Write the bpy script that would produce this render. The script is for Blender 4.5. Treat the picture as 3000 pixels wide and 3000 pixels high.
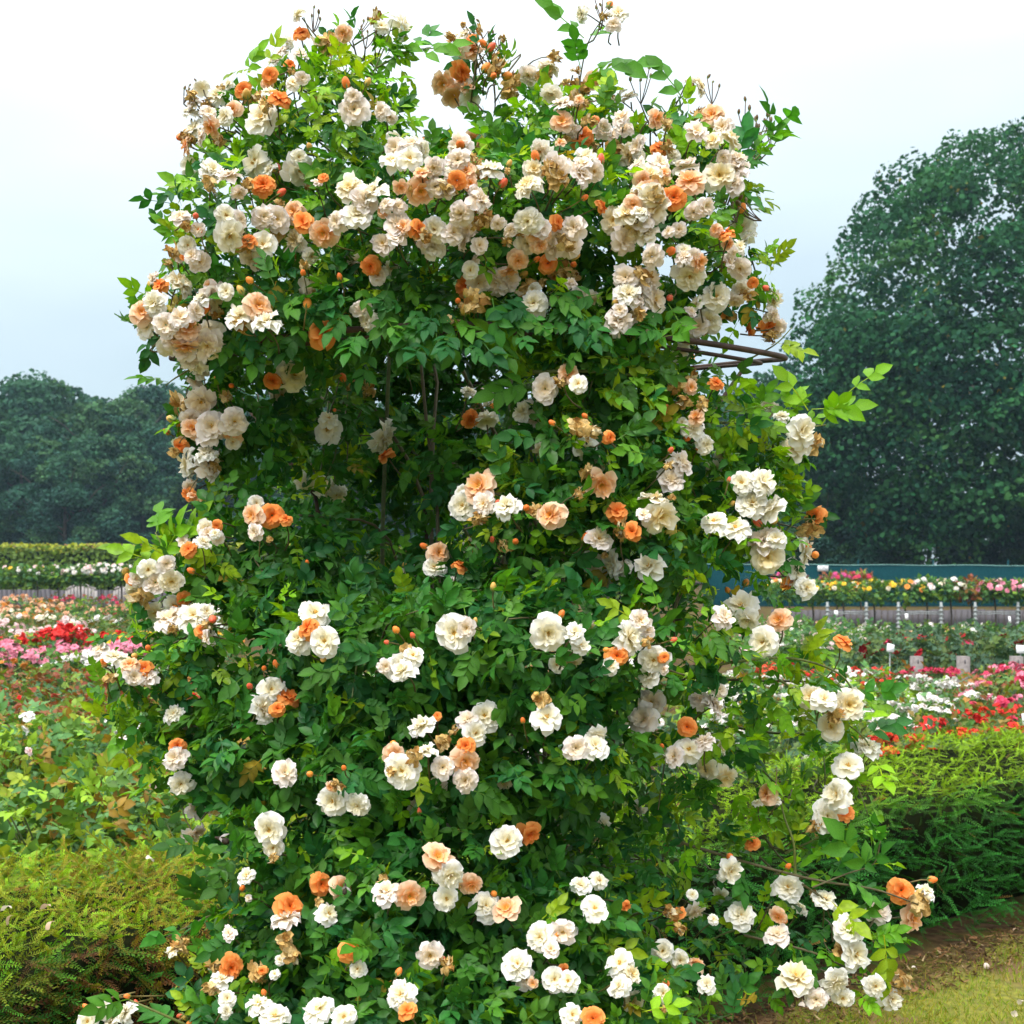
import bpy, math, random
import numpy as np
from mathutils import Vector, Matrix, Quaternion

for o in list(bpy.data.objects):
    bpy.data.objects.remove(o)
sc = bpy.context.scene
col = sc.collection
R = math.radians
rng = np.random.default_rng(11)
random.seed(5)

# ------------------------------------------------------------------ camera, sky, sun, exposure
EYE, FPX, HOR = 1.6, 3600.0, 1650.0
cam_d = bpy.data.cameras.new('camera')
cam = bpy.data.objects.new('camera', cam_d)
col.objects.link(cam)
cam.location = (0, 0, EYE)
cam.rotation_euler = (R(90), 0, 0)
cam_d.sensor_width = 36.0
cam_d.lens = 36.0 * FPX / 3000.0
cam_d.shift_y = 0.05
cam_d.clip_start = 0.05
cam_d.clip_end = 2000
cam_d.dof.use_dof = True
cam_d.dof.focus_distance = 2.25
cam_d.dof.aperture_fstop = 13
sc.camera = cam

SUN_EL, SUN_AZ = 56.0, 216.0          # soft light from behind the camera, left
world = bpy.data.worlds.new('World')
sc.world = world
world.use_nodes = True
wn, wl = world.node_tree.nodes, world.node_tree.links
wn.clear()
w_out = wn.new('ShaderNodeOutputWorld')
w_bg = wn.new('ShaderNodeBackground')
w_sky = wn.new('ShaderNodeTexSky')
w_sky.sky_type = 'NISHITA'
w_sky.sun_disc = False
w_sky.sun_elevation = R(SUN_EL)
w_sky.sun_rotation = R(SUN_AZ)
w_co = wn.new('ShaderNodeTexCoord')
w_sep = wn.new('ShaderNodeSeparateXYZ')
wl.new(w_co.outputs['Generated'], w_sep.inputs[0])
w_mr = wn.new('ShaderNodeMapRange')          # overcast: brighter toward the zenith
w_mr.inputs['From Min'].default_value = 0.0
w_mr.inputs['From Max'].default_value = 1.0
w_mr.inputs['To Min'].default_value = 0.0
w_mr.inputs['To Max'].default_value = 1.0
wl.new(w_sep.outputs['Z'], w_mr.inputs['Value'])
w_map = wn.new('ShaderNodeMapping')
w_map.inputs['Scale'].default_value = (1.0, 1.0, 3.2)
w_map.inputs['Location'].default_value = (0.35, 0.1, 0.2)
wl.new(w_co.outputs['Generated'], w_map.inputs[0])
w_nz = wn.new('ShaderNodeTexNoise')
w_nz.inputs['Scale'].default_value = 1.6
w_nz.inputs['Detail'].default_value = 4
w_nz.inputs['Roughness'].default_value = 0.45
wl.new(w_map.outputs[0], w_nz.inputs['Vector'])
w_add = wn.new('ShaderNodeMath'); w_add.operation = 'MULTIPLY_ADD'
w_add.inputs[1].default_value = 0.34
wl.new(w_nz.outputs['Fac'], w_add.inputs[0])
w_sub = wn.new('ShaderNodeMath'); w_sub.operation = 'SUBTRACT'; w_sub.inputs[1].default_value = 0.17
wl.new(w_mr.outputs[0], w_sub.inputs[0]); wl.new(w_sub.outputs[0], w_add.inputs[2])
w_rp = wn.new('ShaderNodeValToRGB')
e = w_rp.color_ramp.elements
e[0].position = 0.0; e[0].color = (0.60, 0.78, 0.88, 1)
e[1].position = 1.0; e[1].color = (1.0, 1.0, 1.0, 1)
x = e.new(0.16); x.color = (0.66, 0.82, 0.91, 1)
x = e.new(0.36); x.color = (0.84, 0.93, 0.97, 1)
x = e.new(0.55); x.color = (1.0, 1.0, 1.0, 1)
wl.new(w_add.outputs[0], w_rp.inputs['Fac'])
w_lum = wn.new('ShaderNodeMapRange')
w_lum.inputs['From Min'].default_value = 0.0; w_lum.inputs['From Max'].default_value = 1.0
w_lum.inputs['To Min'].default_value = 4.2; w_lum.inputs['To Max'].default_value = 23.0
w_pow = wn.new('ShaderNodeMath'); w_pow.operation = 'POWER'; w_pow.inputs[1].default_value = 1.6
w_max = wn.new('ShaderNodeMath'); w_max.operation = 'MAXIMUM'; w_max.inputs[1].default_value = 0.0
wl.new(w_add.outputs[0], w_max.inputs[0]); wl.new(w_max.outputs[0], w_pow.inputs[0]); wl.new(w_pow.outputs[0], w_lum.inputs['Value'])
w_mul = wn.new('ShaderNodeMix'); w_mul.data_type = 'RGBA'; w_mul.blend_type = 'MULTIPLY'
w_mul.inputs['Factor'].default_value = 1.0
wl.new(w_rp.outputs['Color'], w_mul.inputs[6]); wl.new(w_lum.outputs[0], w_mul.inputs[7])
w_mix = wn.new('ShaderNodeMix'); w_mix.data_type = 'RGBA'
w_mix.inputs['Factor'].default_value = 0.86      # cloud cover over the blue sky
wl.new(w_sky.outputs['Color'], w_mix.inputs[6]); wl.new(w_mul.outputs[2], w_mix.inputs[7])
wl.new(w_mix.outputs[2], w_bg.inputs['Color'])
w_bg.inputs['Strength'].default_value = 0.1
wl.new(w_bg.outputs[0], w_out.inputs['Surface'])

sun_d = bpy.data.lights.new('sun', 'SUN')
sun_d.energy = 1.5
sun_d.angle = R(18)
sun_d.color = (1.0, 0.96, 0.9)
sun = bpy.data.objects.new('sun', sun_d)
col.objects.link(sun)
_az = R(SUN_AZ)
sdir = Vector((math.sin(_az) * math.cos(R(SUN_EL)), math.cos(_az) * math.cos(R(SUN_EL)), math.sin(R(SUN_EL))))
sun.rotation_euler = sdir.to_track_quat('Z', 'Y').to_euler()
sun.location = (0, 0, 30)

sc.view_settings.view_transform = 'Standard'
sc.view_settings.look = 'None'
sc.view_settings.exposure = 0.92
sc.view_settings.gamma = 1.0
sc.view_settings.use_curve_mapping = False
sc.render.engine = 'CYCLES'
sc.cycles.use_denoising = True
sc.cycles.max_bounces = 6
sc.cycles.diffuse_bounces = 3
sc.cycles.glossy_bounces = 2
sc.cycles.transmission_bounces = 3
sc.cycles.volume_bounces = 0
sc.cycles.transparent_max_bounces = 4

# ------------------------------------------------------------------ helpers
def P(px, py, Y):
    """world point seen at photo pixel (px, py) at distance Y"""
    return np.array([(px - 1500.0) / FPX * Y, Y, EYE - (py - HOR) / FPX * Y])

def tag(o, label, cat, group=None):
    o['label'] = label; o['category'] = cat
    if group: o['group'] = group
    return o

def empty(name, loc=(0, 0, 0), rz=0.0):
    o = bpy.data.objects.new(name, None)
    col.objects.link(o)
    o.empty_display_size = 0.05
    o.location = loc; o.rotation_euler = (0, 0, rz)
    return o

def link(name, me, parent=None, kind=None):
    o = bpy.data.objects.new(name, me)
    col.objects.link(o)
    if parent is not None: o.parent = parent
    if kind: o['kind'] = kind
    return o

def mesh(name, V, F, mat=None, C=None, smooth=False):
    """V (N,3); F array (M,4) or (M,3) or list of faces; C (N,3) linear vertex colours"""
    me = bpy.data.meshes.new(name)
    V = np.ascontiguousarray(V, dtype=np.float32)
    if isinstance(F, np.ndarray):
        m, k = F.shape
        me.vertices.add(len(V)); me.vertices.foreach_set('co', V.ravel())
        me.loops.add(m * k); me.loops.foreach_set('vertex_index', np.ascontiguousarray(F, dtype=np.int32).ravel())
        me.polygons.add(m)
        me.polygons.foreach_set('loop_start', np.arange(0, m * k, k, dtype=np.int32))
        me.polygons.foreach_set('loop_total', np.full(m, k, dtype=np.int32))
        me.update(calc_edges=True)
    else:
        me.from_pydata([tuple(v) for v in V.tolist()], [], [tuple(f) for f in F])
    if C is not None:
        C = np.asarray(C, dtype=np.float32)
        a = me.color_attributes.new('Col', 'FLOAT_COLOR', 'POINT')
        a.data.foreach_set('color', np.concatenate([C, np.ones((len(C), 1), np.float32)], 1).ravel())
    if smooth:
        me.polygons.foreach_set('use_smooth', np.ones(len(me.polygons), dtype=bool))
    if mat: me.materials.append(mat)
    return me

class Soup:
    """collects pieces of one mesh"""
    def __init__(s): s.V = []; s.F4 = []; s.C = []; s.n = 0
    def add(s, V, F, C):
        V = np.asarray(V, float).reshape(-1, 3)
        s.V.append(V); s.F4.append(np.asarray(F, int) + s.n)
        C = np.asarray(C, float)
        s.C.append(np.broadcast_to(C, V.shape) if C.ndim == 1 else C)
        s.n += len(V)
    def mesh(s, name, mat, smooth=False):
        return mesh(name, np.concatenate(s.V), np.concatenate(s.F4), mat, np.concatenate(s.C), smooth)

def norm(a):
    a = np.asarray(a, float)
    return a / np.maximum(np.linalg.norm(a, axis=-1, keepdims=True), 1e-9)

def frames(axis, nrm):
    """rotation matrices with local Y along axis and local Z close to nrm; (N,3,3) columns x,y,z"""
    y = norm(axis); x = norm(np.cross(y, nrm)); z = np.cross(x, y)
    return np.stack([x, y, z], axis=-1)

def scatter(T, F, pos, Rm, scale, tint, TC):
    """instance template T(V,3), F(M,4), template colour TC(V,3) over N transforms -> big V,F,C"""
    n, v = len(pos), len(T)
    sc_ = np.asarray(scale, float)
    if sc_.ndim == 1: sc_ = sc_[:, None, None]
    else: sc_ = sc_[:, None, :]
    W = np.einsum('nij,nvj->nvi', Rm, T[None] * sc_) + pos[:, None, :]
    FF = (F[None] + (np.arange(n) * v)[:, None, None]).reshape(-1, F.shape[1])
    CC = np.clip(TC[None] * tint[:, None, :], 0, 1)
    return W.reshape(-1, 3), FF, CC.reshape(-1, 3)

def tube(pts, rad, sides=6, colr=(1, 1, 1)):
    """tapered tube through pts; returns V,F(quads),C"""
    pts = np.asarray(pts, float); n = len(pts)
    rad = np.broadcast_to(np.asarray(rad, float), (n,))
    tg = norm(np.gradient(pts, axis=0))
    ref = np.array([0.31, 0.17, 0.93]) if abs(tg[0] @ np.array([0, 0, 1.0])) < 0.8 else np.array([1.0, 0.2, 0.1])
    V = []
    for i in range(n):
        a = norm(np.cross(tg[i], ref)); b = np.cross(tg[i], a)
        th = np.arange(sides) / sides * 2 * np.pi
        V.append(pts[i] + rad[i] * (np.cos(th)[:, None] * a + np.sin(th)[:, None] * b))
    V = np.concatenate(V)
    F = []
    for i in range(n - 1):
        for j in range(sides):
            k = (j + 1) % sides
            F.append((i * sides + j, i * sides + k, (i + 1) * sides + k, (i + 1) * sides + j))
    for e0 in (0, (n - 1) * sides):
        if sides == 4: F.append((e0, e0 + 1, e0 + 2, e0 + 3))
        elif sides == 6: F += [(e0, e0 + 1, e0 + 2, e0 + 3), (e0, e0 + 3, e0 + 4, e0 + 5)]
        elif sides == 8: F += [(e0, e0 + 1, e0 + 2, e0 + 3), (e0, e0 + 3, e0 + 4, e0 + 7), (e0 + 4, e0 + 5, e0 + 6, e0 + 7)]
    return V, np.array(F), np.broadcast_to(np.array(colr, float), V.shape)

def curve(pts, n):
    """Catmull-Rom through control points"""
    pts = np.asarray(pts, float)
    Q = np.concatenate([[2 * pts[0] - pts[1]], pts, [2 * pts[-1] - pts[-2]]])
    out = []
    m = len(pts) - 1
    for t in np.linspace(0, m - 1e-6, n):
        i = int(t); f = t - i
        a, b, c, d = Q[i:i + 4]
        out.append(0.5 * ((2 * b) + (c - a) * f + (2 * a - 5 * b + 4 * c - d) * f * f + (3 * b - a - 3 * c + d) * f ** 3))
    return np.array(out)

def box_arr(x0, x1, y0, y1, z0, z1):
    V = np.array([(x, y, z) for z in (z0, z1) for y in (y0, y1) for x in (x0, x1)], float)
    F = np.array([(0, 2, 3, 1), (4, 5, 7, 6), (0, 1, 5, 4), (2, 6, 7, 3), (0, 4, 6, 2), (1, 3, 7, 5)])
    return V, F

# ------------------------------------------------------------------ materials
def mat_base(name):
    m = bpy.data.materials.new(name); m.use_nodes = True
    nt = m.node_tree; b = nt.nodes['Principled BSDF']
    return m, nt, b

def mat_vcol(name, rough=0.5, trans=0.0, spec=0.5, tgain=(1, 1, 1), noise=0.0, nscale=60.0, bump=0.0):
    """vertex-coloured organic surface with translucency and fine mottling"""
    m, nt, b = mat_base(name)
    N, L = nt.nodes, nt.links
    at = N.new('ShaderNodeAttribute'); at.attribute_name = 'Col'
    c_out = at.outputs['Color']
    if noise:
        tc = N.new('ShaderNodeTexCoord')
        nz = N.new('ShaderNodeTexNoise'); nz.inputs['Scale'].default_value = nscale; nz.inputs['Detail'].default_value = 3
        L.new(tc.outputs['Object'], nz.inputs['Vector'])
        mr = N.new('ShaderNodeMapRange'); mr.inputs['To Min'].default_value = 1 - noise; mr.inputs['To Max'].default_value = 1 + noise
        mr.inputs['From Min'].default_value = 0.25; mr.inputs['From Max'].default_value = 0.75
        L.new(nz.outputs['Fac'], mr.inputs['Value'])
        mx = N.new('ShaderNodeMix'); mx.data_type = 'RGBA'; mx.blend_type = 'MULTIPLY'; mx.inputs['Factor'].default_value = 1
        L.new(c_out, mx.inputs[6]); L.new(mr.outputs[0], mx.inputs[7])
        c_out = mx.outputs[2]
        if bump:
            bp = N.new('ShaderNodeBump'); bp.inputs['Strength'].default_value = bump; bp.inputs['Distance'].default_value = 0.002
            L.new(nz.outputs['Fac'], bp.inputs['Height']); L.new(bp.outputs[0], b.inputs['Normal'])
    L.new(c_out, b.inputs['Base Color'])
    b.inputs['Roughness'].default_value = rough
    b.inputs['Specular IOR Level'].default_value = spec
    if trans:
        tr = N.new('ShaderNodeBsdfTranslucent')
        g = N.new('ShaderNodeMix'); g.data_type = 'RGBA'; g.blend_type = 'MULTIPLY'; g.inputs['Factor'].default_value = 1
        g.inputs[7].default_value = (*tgain, 1)
        L.new(c_out, g.inputs[6]); L.new(g.outputs[2], tr.inputs['Color'])
        ms = N.new('ShaderNodeMixShader'); ms.inputs[0].default_value = trans
        L.new(b.outputs[0], ms.inputs[1]); L.new(tr.outputs[0], ms.inputs[2])
        L.new(ms.outputs[0], N['Material Output'].inputs['Surface'])
    return m

def mat_noise(name, c0, c1, scale=8.0, rough=0.8, metal=0.0, bump=0.0, detail=5, spec=0.4, c2=None, scale2=1.0):
    m, nt, b = mat_base(name)
    N, L = nt.nodes, nt.links
    tc = N.new('ShaderNodeTexCoord')
    nz = N.new('ShaderNodeTexNoise'); nz.inputs['Scale'].default_value = scale; nz.inputs['Detail'].default_value = detail
    L.new(tc.outputs['Object'], nz.inputs['Vector'])
    rp = N.new('ShaderNodeValToRGB')
    rp.color_ramp.elements[0].position = 0.32; rp.color_ramp.elements[0].color = (*c0, 1)
    rp.color_ramp.elements[1].position = 0.68; rp.color_ramp.elements[1].color = (*c1, 1)
    L.new(nz.outputs['Fac'], rp.inputs[0])
    c_out = rp.outputs[0]
    if c2 is not None:
        n2 = N.new('ShaderNodeTexNoise'); n2.inputs['Scale'].default_value = scale2; n2.inputs['Detail'].default_value = 4
        L.new(tc.outputs['Object'], n2.inputs['Vector'])
        r2 = N.new('ShaderNodeValToRGB'); r2.color_ramp.elements[0].position = 0.45; r2.color_ramp.elements[1].position = 0.62
        L.new(n2.outputs['Fac'], r2.inputs[0])
        mx = N.new('ShaderNodeMix'); mx.data_type = 'RGBA'
        L.new(r2.outputs[0], mx.inputs['Factor']); L.new(c_out, mx.inputs[6]); mx.inputs[7].default_value = (*c2, 1)
        c_out = mx.outputs[2]
    L.new(c_out, b.inputs['Base Color'])
    b.inputs['Roughness'].default_value = rough; b.inputs['Metallic'].default_value = metal
    b.inputs['Specular IOR Level'].default_value = spec
    if bump:
        bp = N.new('ShaderNodeBump'); bp.inputs['Strength'].default_value = bump
        L.new(nz.outputs['Fac'], bp.inputs['Height']); L.new(bp.outputs[0], b.inputs['Normal'])
    return m

M = {}
M['leaf'] = mat_vcol('rose_leaf', rough=0.42, trans=0.34, spec=0.22, tgain=(1.5, 1.45, 0.4), noise=0.28, nscale=90, bump=0.35)
M['petal'] = mat_vcol('rose_petal', rough=0.7, trans=0.30, spec=0.2, tgain=(1.0, 1.0, 0.97), noise=0.05, nscale=9)
M['dry'] = mat_vcol('dried_petal', rough=0.85, trans=0.15, spec=0.1, noise=0.3, nscale=14)
M['bud'] = mat_vcol('rose_bud', rough=0.5, trans=0.0, spec=0.4, noise=0.12, nscale=6)
M['cane'] = mat_vcol('rose_cane', rough=0.6, noise=0.3, nscale=120)
M['yew'] = mat_vcol('yew_needle', rough=0.55, trans=0.25, spec=0.15, tgain=(1.3, 1.3, 0.5), noise=0.2, nscale=7)
M['bedleaf'] = mat_vcol('bed_leaf', rough=0.5, trans=0.28, spec=0.2, tgain=(1.3, 1.2, 0.6), noise=0.3, nscale=9)
M['bedpetal'] = mat_vcol('bed_petal', rough=0.7, trans=0.2, spec=0.2)
M['treeleaf'] = mat_vcol('tree_leaf', rough=0.65, trans=0.25, spec=0.08, tgain=(1.2, 1.2, 0.6), noise=0.35, nscale=0.55)
M['bark'] = mat_noise('bark', (0.035, 0.028, 0.022), (0.10, 0.085, 0.065), 3.0, 0.9, bump=0.5)
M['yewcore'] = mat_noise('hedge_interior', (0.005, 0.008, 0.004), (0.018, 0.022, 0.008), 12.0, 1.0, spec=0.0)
M['iron'] = mat_noise('rusty_iron', (0.030, 0.018, 0.014), (0.075, 0.040, 0.028), 40.0, 0.75, bump=0.3)
M['galv'] = mat_noise('galvanised_steel', (0.20, 0.23, 0.23), (0.36, 0.39, 0.39), 30.0, 0.55, metal=0.3)
M['plank'] = mat_noise('weathered_board', (0.075, 0.07, 0.08), (0.15, 0.14, 0.15), 6.0, 0.95, bump=0.2, spec=0.1)
M['benchwood'] = mat_noise('silvered_teak', (0.27, 0.245, 0.235), (0.40, 0.37, 0.36), 9.0, 0.85)
M['screen'] = mat_noise('woven_screen', (0.003, 0.030, 0.038), (0.008, 0.050, 0.058), 14.0, 0.9, spec=0.0)
M['wire'] = mat_noise('green_wire', (0.16, 0.36, 0.32), (0.24, 0.46, 0.42), 20.0, 0.5)
M['white'] = mat_noise('white_plastic', (0.74, 0.76, 0.78), (0.84, 0.85, 0.86), 5.0, 0.4)
M['print'] = mat_noise('grey_print', (0.45, 0.45, 0.50), (0.55, 0.55, 0.58), 5.0, 0.6)
M['concrete'] = mat_noise('concrete', (0.17, 0.15, 0.145), (0.27, 0.24, 0.23), 25.0, 0.9, bump=0.2)
M['soil'] = mat_noise('soil', (0.035, 0.022, 0.012), (0.105, 0.066, 0.034), 22.0, 1.0, bump=0.9, detail=10, spec=0.05, c2=(0.09, 0.08, 0.018), scale2=3.0)
M['lawn'] = mat_noise('lawn_turf', (0.085, 0.095, 0.012), (0.20, 0.19, 0.02), 38.0, 0.95, bump=0.5, detail=8, c2=(0.13, 0.075, 0.03), scale2=2.6)
M['grass'] = mat_vcol('grass_blade', rough=0.55, trans=0.3, spec=0.3, tgain=(1.2, 1.2, 0.5))
M['bee'] = mat_noise('bee_body', (0.012, 0.009, 0.006), (0.05, 0.03, 0.012), 300.0, 0.8)
M['wing'] = mat_noise('bee_wing', (0.25, 0.24, 0.22), (0.35, 0.33, 0.30), 100.0, 0.3)

# ------------------------------------------------------------------ ground
HS, HA, HB, HH = 0.757, 3.74, 4.92, 0.67        # hedge: front line y = HA + HS x, back line y = HB + HS x, height

gm = mesh('ground', [(-300, -60, 0), (300, -60, 0), (300, 600, 0), (-300, 600, 0)], np.array([(0, 1, 2, 3)]), M['soil'])
link('ground', gm)['kind'] = 'structure'
# lawn in front of the hedge, its far edge ragged along the hedge foot
NL = 700
xs = np.linspace(-6, 10, NL)
far = HA + HS * xs - 0.17 - 0.05 * rng.random(NL) - 0.06 * np.sin(xs * 5) - 0.05 * np.sin(xs * 17 + 1) - 0.03 * np.sin(xs * 41)
V = np.concatenate([np.stack([xs, np.full(NL, -8.0), np.full(NL, 0.004)], 1), np.stack([xs, far, np.full(NL, 0.004)], 1)])
F = np.array([(i, i + 1, NL + i + 1, NL + i) for i in range(NL - 1)])
link('lawn', mesh('lawn', V, F, M['lawn']))['kind'] = 'structure'

# ------------------------------------------------------------------ leaf templates
def leaflet(rows=5, wmax=0.28, fold=0.10, droop=0.16):
    t = np.linspace(0, 1, rows)
    w = wmax * np.sin(np.pi * t ** 0.80) ** 0.75
    w[0] = 0.02; w[-1] = 0.004
    V, C = [], []
    for i in range(rows):
        z = -droop * t[i] ** 2
        V += [(-w[i], t[i] - 0.02, z + fold * w[i] / wmax), (0, t[i], z), (w[i], t[i] - 0.02, z + fold * w[i] / wmax)]
        C += [(1, 1, 1), (1.22, 1.15, 1.1), (1, 1, 1)]
    F = []
    for i in range(rows - 1):
        for j in range(2):
            a = i * 3 + j
            F.append((a, a + 1, a + 4, a + 3))
    return np.array(V), np.array(F), np.array(C)

def compound(pairs, seed, rows=5, wmax=0.28, size=0.4, spread=58):
    """pinnate leaf, about 1 long, along +Y"""
    r = np.random.default_rng(seed)
    s = Soup()
    ts = np.linspace(0.34, 0.80, pairs) if pairs > 1 else np.array([0.5])
    def rach(t): return np.array([0.03 * math.sin(t * 3 + seed), t * 0.68, -0.10 * t * t])
    items = []
    for k, t in enumerate(ts):
        for sgn in (-1, 1):
            items.append((rach(t), sgn * R(spread - 14 * t + r.normal(0, 7)), size * (0.78 + 0.3 * t) * r.uniform(0.88, 1.1), sgn))
    items.append((rach(1.0), R(r.normal(0, 6)), size * 1.12, 0))
    for base, ang, L, sgn in items:
        T, F, C = leaflet(rows, wmax * r.uniform(0.9, 1.15), 0.08 + 0.06 * r.random(), 0.10 + 0.22 * r.random())
        rm = Matrix.Rotation(-ang, 3, 'Z') @ Matrix.Rotation(r.normal(-0.08, 0.18), 3, 'X') @ Matrix.Rotation(r.normal(0, 0.22), 3, 'Y')
        Wv = (T * L) @ np.array(rm).T + base + np.array([0.0, 0, 0])
        s.add(Wv, F, C * r.uniform(0.88, 1.12))
    pts = np.array([rach(t) for t in (0, 0.5, 1.0)])
    tv = np.concatenate([[q - (0.011, 0, 0), q + (0.011, 0, 0.006)] for q in pts])
    s.add(tv, np.array([(0, 1, 3, 2), (2, 3, 5, 4)]), np.array([1.7, 1.15, 0.8]))
    return np.concatenate(s.V), np.concatenate(s.F4), np.concatenate(s.C)

ROSE_LEAVES = [compound(p, sd, rows=4) for p, sd in ((3, 1), (2, 2), (3, 3), (2, 4), (2, 5), (3, 6))]
NEAR_LEAVES = [compound(2, 25, rows=4, wmax=0.34, size=0.5), compound(2, 26, rows=4, wmax=0.36, size=0.5), compound(1, 27, rows=4, wmax=0.34, size=0.55)]
BED_LEAVES = [compound(2, 21, rows=3, wmax=0.34, size=0.5), compound(1, 22, rows=3, wmax=0.34, size=0.55), compound(2, 23, rows=3, wmax=0.32, size=0.5)]

# ------------------------------------------------------------------ blossom templates (unit diameter, facing +Z)
def petal(L, Wd, tilt, az, cup, ruf, r, nw=4, nl=5, r0=0.03, notch=0.06):
    u = np.linspace(-1, 1, nw); t = np.linspace(0, 1, nl)
    ph = r.uniform(0, 6.28, 3)
    V, TT = [], []
    for tt in t:
        wid = Wd * (0.28 + 0.72 * math.sin(min(1.0, tt * 1.12) * math.pi * 0.56)) * (1.0 if tt < 0.99 else 0.80)
        for uu in u:
            x = uu * wid
            rad = r0 + L * tt * (1 - 0.12 * uu * uu) - (notch * L if (tt > 0.99 and abs(uu) < 0.5) else 0)
            a = tilt - cup * (tt - 0.35)                       # cupping: tip bends inwards, then outwards
            z = math.sin(a) * L * tt + 0.14 * L * uu * uu * tt
            z += ruf * (math.sin(uu * 4 + ph[0]) * tt ** 2 + 0.7 * math.sin(tt * 7 + uu * 2.5 + ph[1]) * tt)
            rr = r0 + math.cos(a) * (rad - r0)
            ca, sa = math.cos(az), math.sin(az)
            V.append((ca * rr - sa * x, sa * rr + ca * x, z)); TT.append(tt)
    F = [(i * nw + j, i * nw + j + 1, (i + 1) * nw + j + 1, (i + 1) * nw + j) for i in range(nl - 1) for j in range(nw - 1)]
    return np.array(V), np.array(F), np.array(TT)

def rosette(whorls, c_out, c_in, seed, ruf=0.03, c_edge=None, nw=4, nl=5, falloff=1.3):
    r = np.random.default_rng(seed)
    s = Soup()
    c_out, c_in = np.array(c_out), np.array(c_in)
    for k, (n, L, Wd, tilt, cup) in enumerate(whorls):
        a0 = r.uniform(0, 6.28)
        for i in range(n):
            V, F, T = petal(L * r.uniform(0.88, 1.1), Wd * r.uniform(0.85, 1.15), R(tilt + r.normal(0, 11)), a0 + i * 2 * math.pi / n + r.normal(0, 0.12), cup, ruf, r, nw, nl)
            f = np.clip((np.hypot(V[:, 0], V[:, 1]) / 0.42) ** falloff, 0, 1)[:, None]
            C = c_in * (1 - f) + c_out * f
            if c_edge is not None: C = C * (1 - 0.55 * (T ** 6)[:, None]) + np.array(c_edge) * 0.55 * (T ** 6)[:, None]
            s.add(V + np.array([0, 0, 0.012 * k]), F, np.clip(C * r.uniform(0.90, 1.04), 0, 0.96))
    return s

def ovoid(rx, rz, colr, seg=8, rings=5, z0=0.0, ctop=None):
    V, C = [], []
    for i in range(rings + 1):
        a = math.pi * i / rings
        for j in range(seg):
            b = 2 * math.pi * j / seg
            rr = max(math.sin(a), 0.03) * rx * (1 - 0.18 * math.cos(a + 3.14))
            V.append((rr * math.cos(b), rr * math.sin(b), z0 - math.cos(a) * rz))
            f = i / rings
            C.append(np.array(colr) * (1 - f) + np.array(ctop if ctop is not None else colr) * f)
    F = [(i * seg + j, i * seg + (j + 1) % seg, (i + 1) * seg + (j + 1) % seg, (i + 1) * seg + j) for i in range(rings) for j in range(seg)]
    return np.array(V), np.array(F), np.array(C)

OPEN = [(7, 0.49, 0.20, 0, 0.3), (7, 0.43, 0.18, 20, 0.5), (6, 0.32, 0.14, 42, 0.5), (5, 0.20, 0.09, 62, 0.4)]
FULL = [(8, 0.48, 0.18, -4, 0.3), (8, 0.43, 0.165, 16, 0.6), (8, 0.36, 0.14, 36, 0.8), (7, 0.27, 0.11, 55, 0.8), (6, 0.17, 0.08, 72, 0.7)]
CUP = [(6, 0.47, 0.24, 16, 0.9), (7, 0.43, 0.20, 38, 1.0), (7, 0.33, 0.15, 56, 1.0), (6, 0.23, 0.11, 68, 0.9), (5, 0.14, 0.07, 78, 0.8)]
SIMPLE = [(7, 0.49, 0.19, -2, 0.3), (6, 0.42, 0.18, 18, 0.5), (5, 0.28, 0.13, 40, 0.5)]
BM = {}
def proto(key, forms, c_out, c_in, edge, n, ruf=0.03, fall=1.3):
    BM[key] = []
    for i in range(n):
        s = rosette(forms[i % len(forms)], c_out, c_in, 100 + len(BM) * 31 + i, ruf, edge, falloff=fall)
        BM[key].append(s.mesh('blossom_' + key, M['petal'], True))
proto('w', [OPEN, FULL, SIMPLE, OPEN, FULL], (0.94, 0.93, 0.89), (0.93, 0.82, 0.48), (0.95, 0.945, 0.93), 6, 0.05)
proto('k', [OPEN, FULL, FULL, OPEN], (0.94, 0.86, 0.83), (0.93, 0.74, 0.44), (0.95, 0.90, 0.90), 5, 0.05)
proto('y', [OPEN, FULL, SIMPLE], (0.94, 0.90, 0.77), (0.93, 0.72, 0.26), (0.95, 0.925, 0.85), 4, 0.05)
proto('p', [OPEN, FULL, CUP], (0.93, 0.66, 0.44), (0.93, 0.38, 0.04), (0.93, 0.76, 0.62), 4, 0.03)
proto('o', [CUP, CUP, FULL], (0.95, 0.36, 0.08), (0.92, 0.17, 0.012), (0.95, 0.46, 0.16), 4, 0.025, 1.0)
# spent blossoms: shrivelled brown petals hanging off the receptacle
BM['s'] = []
for i in range(5):
    r = np.random.default_rng(700 + i)
    s = Soup()
    for k in range(20):
        V, F, T = petal(r.uniform(0.26, 0.46), r.uniform(0.10, 0.17), R(r.uniform(-65, 60)), r.uniform(0, 6.28), r.uniform(-1.5, 2.2), 0.075, r)
        V = V + r.normal(0, 0.016, V.shape)
        c = np.array([(0.68, 0.45, 0.16), (0.76, 0.57, 0.27), (0.42, 0.22, 0.06), (0.86, 0.74, 0.50)][r.choice(4, p=[0.42, 0.28, 0.14, 0.16])])
        s.add(V + r.normal(0, 0.03, 3), F, c * (1 - 0.35 * T[:, None] * r.random()))
    BM['s'].append(s.mesh('spent_blossom', M['dry'], True))
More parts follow.
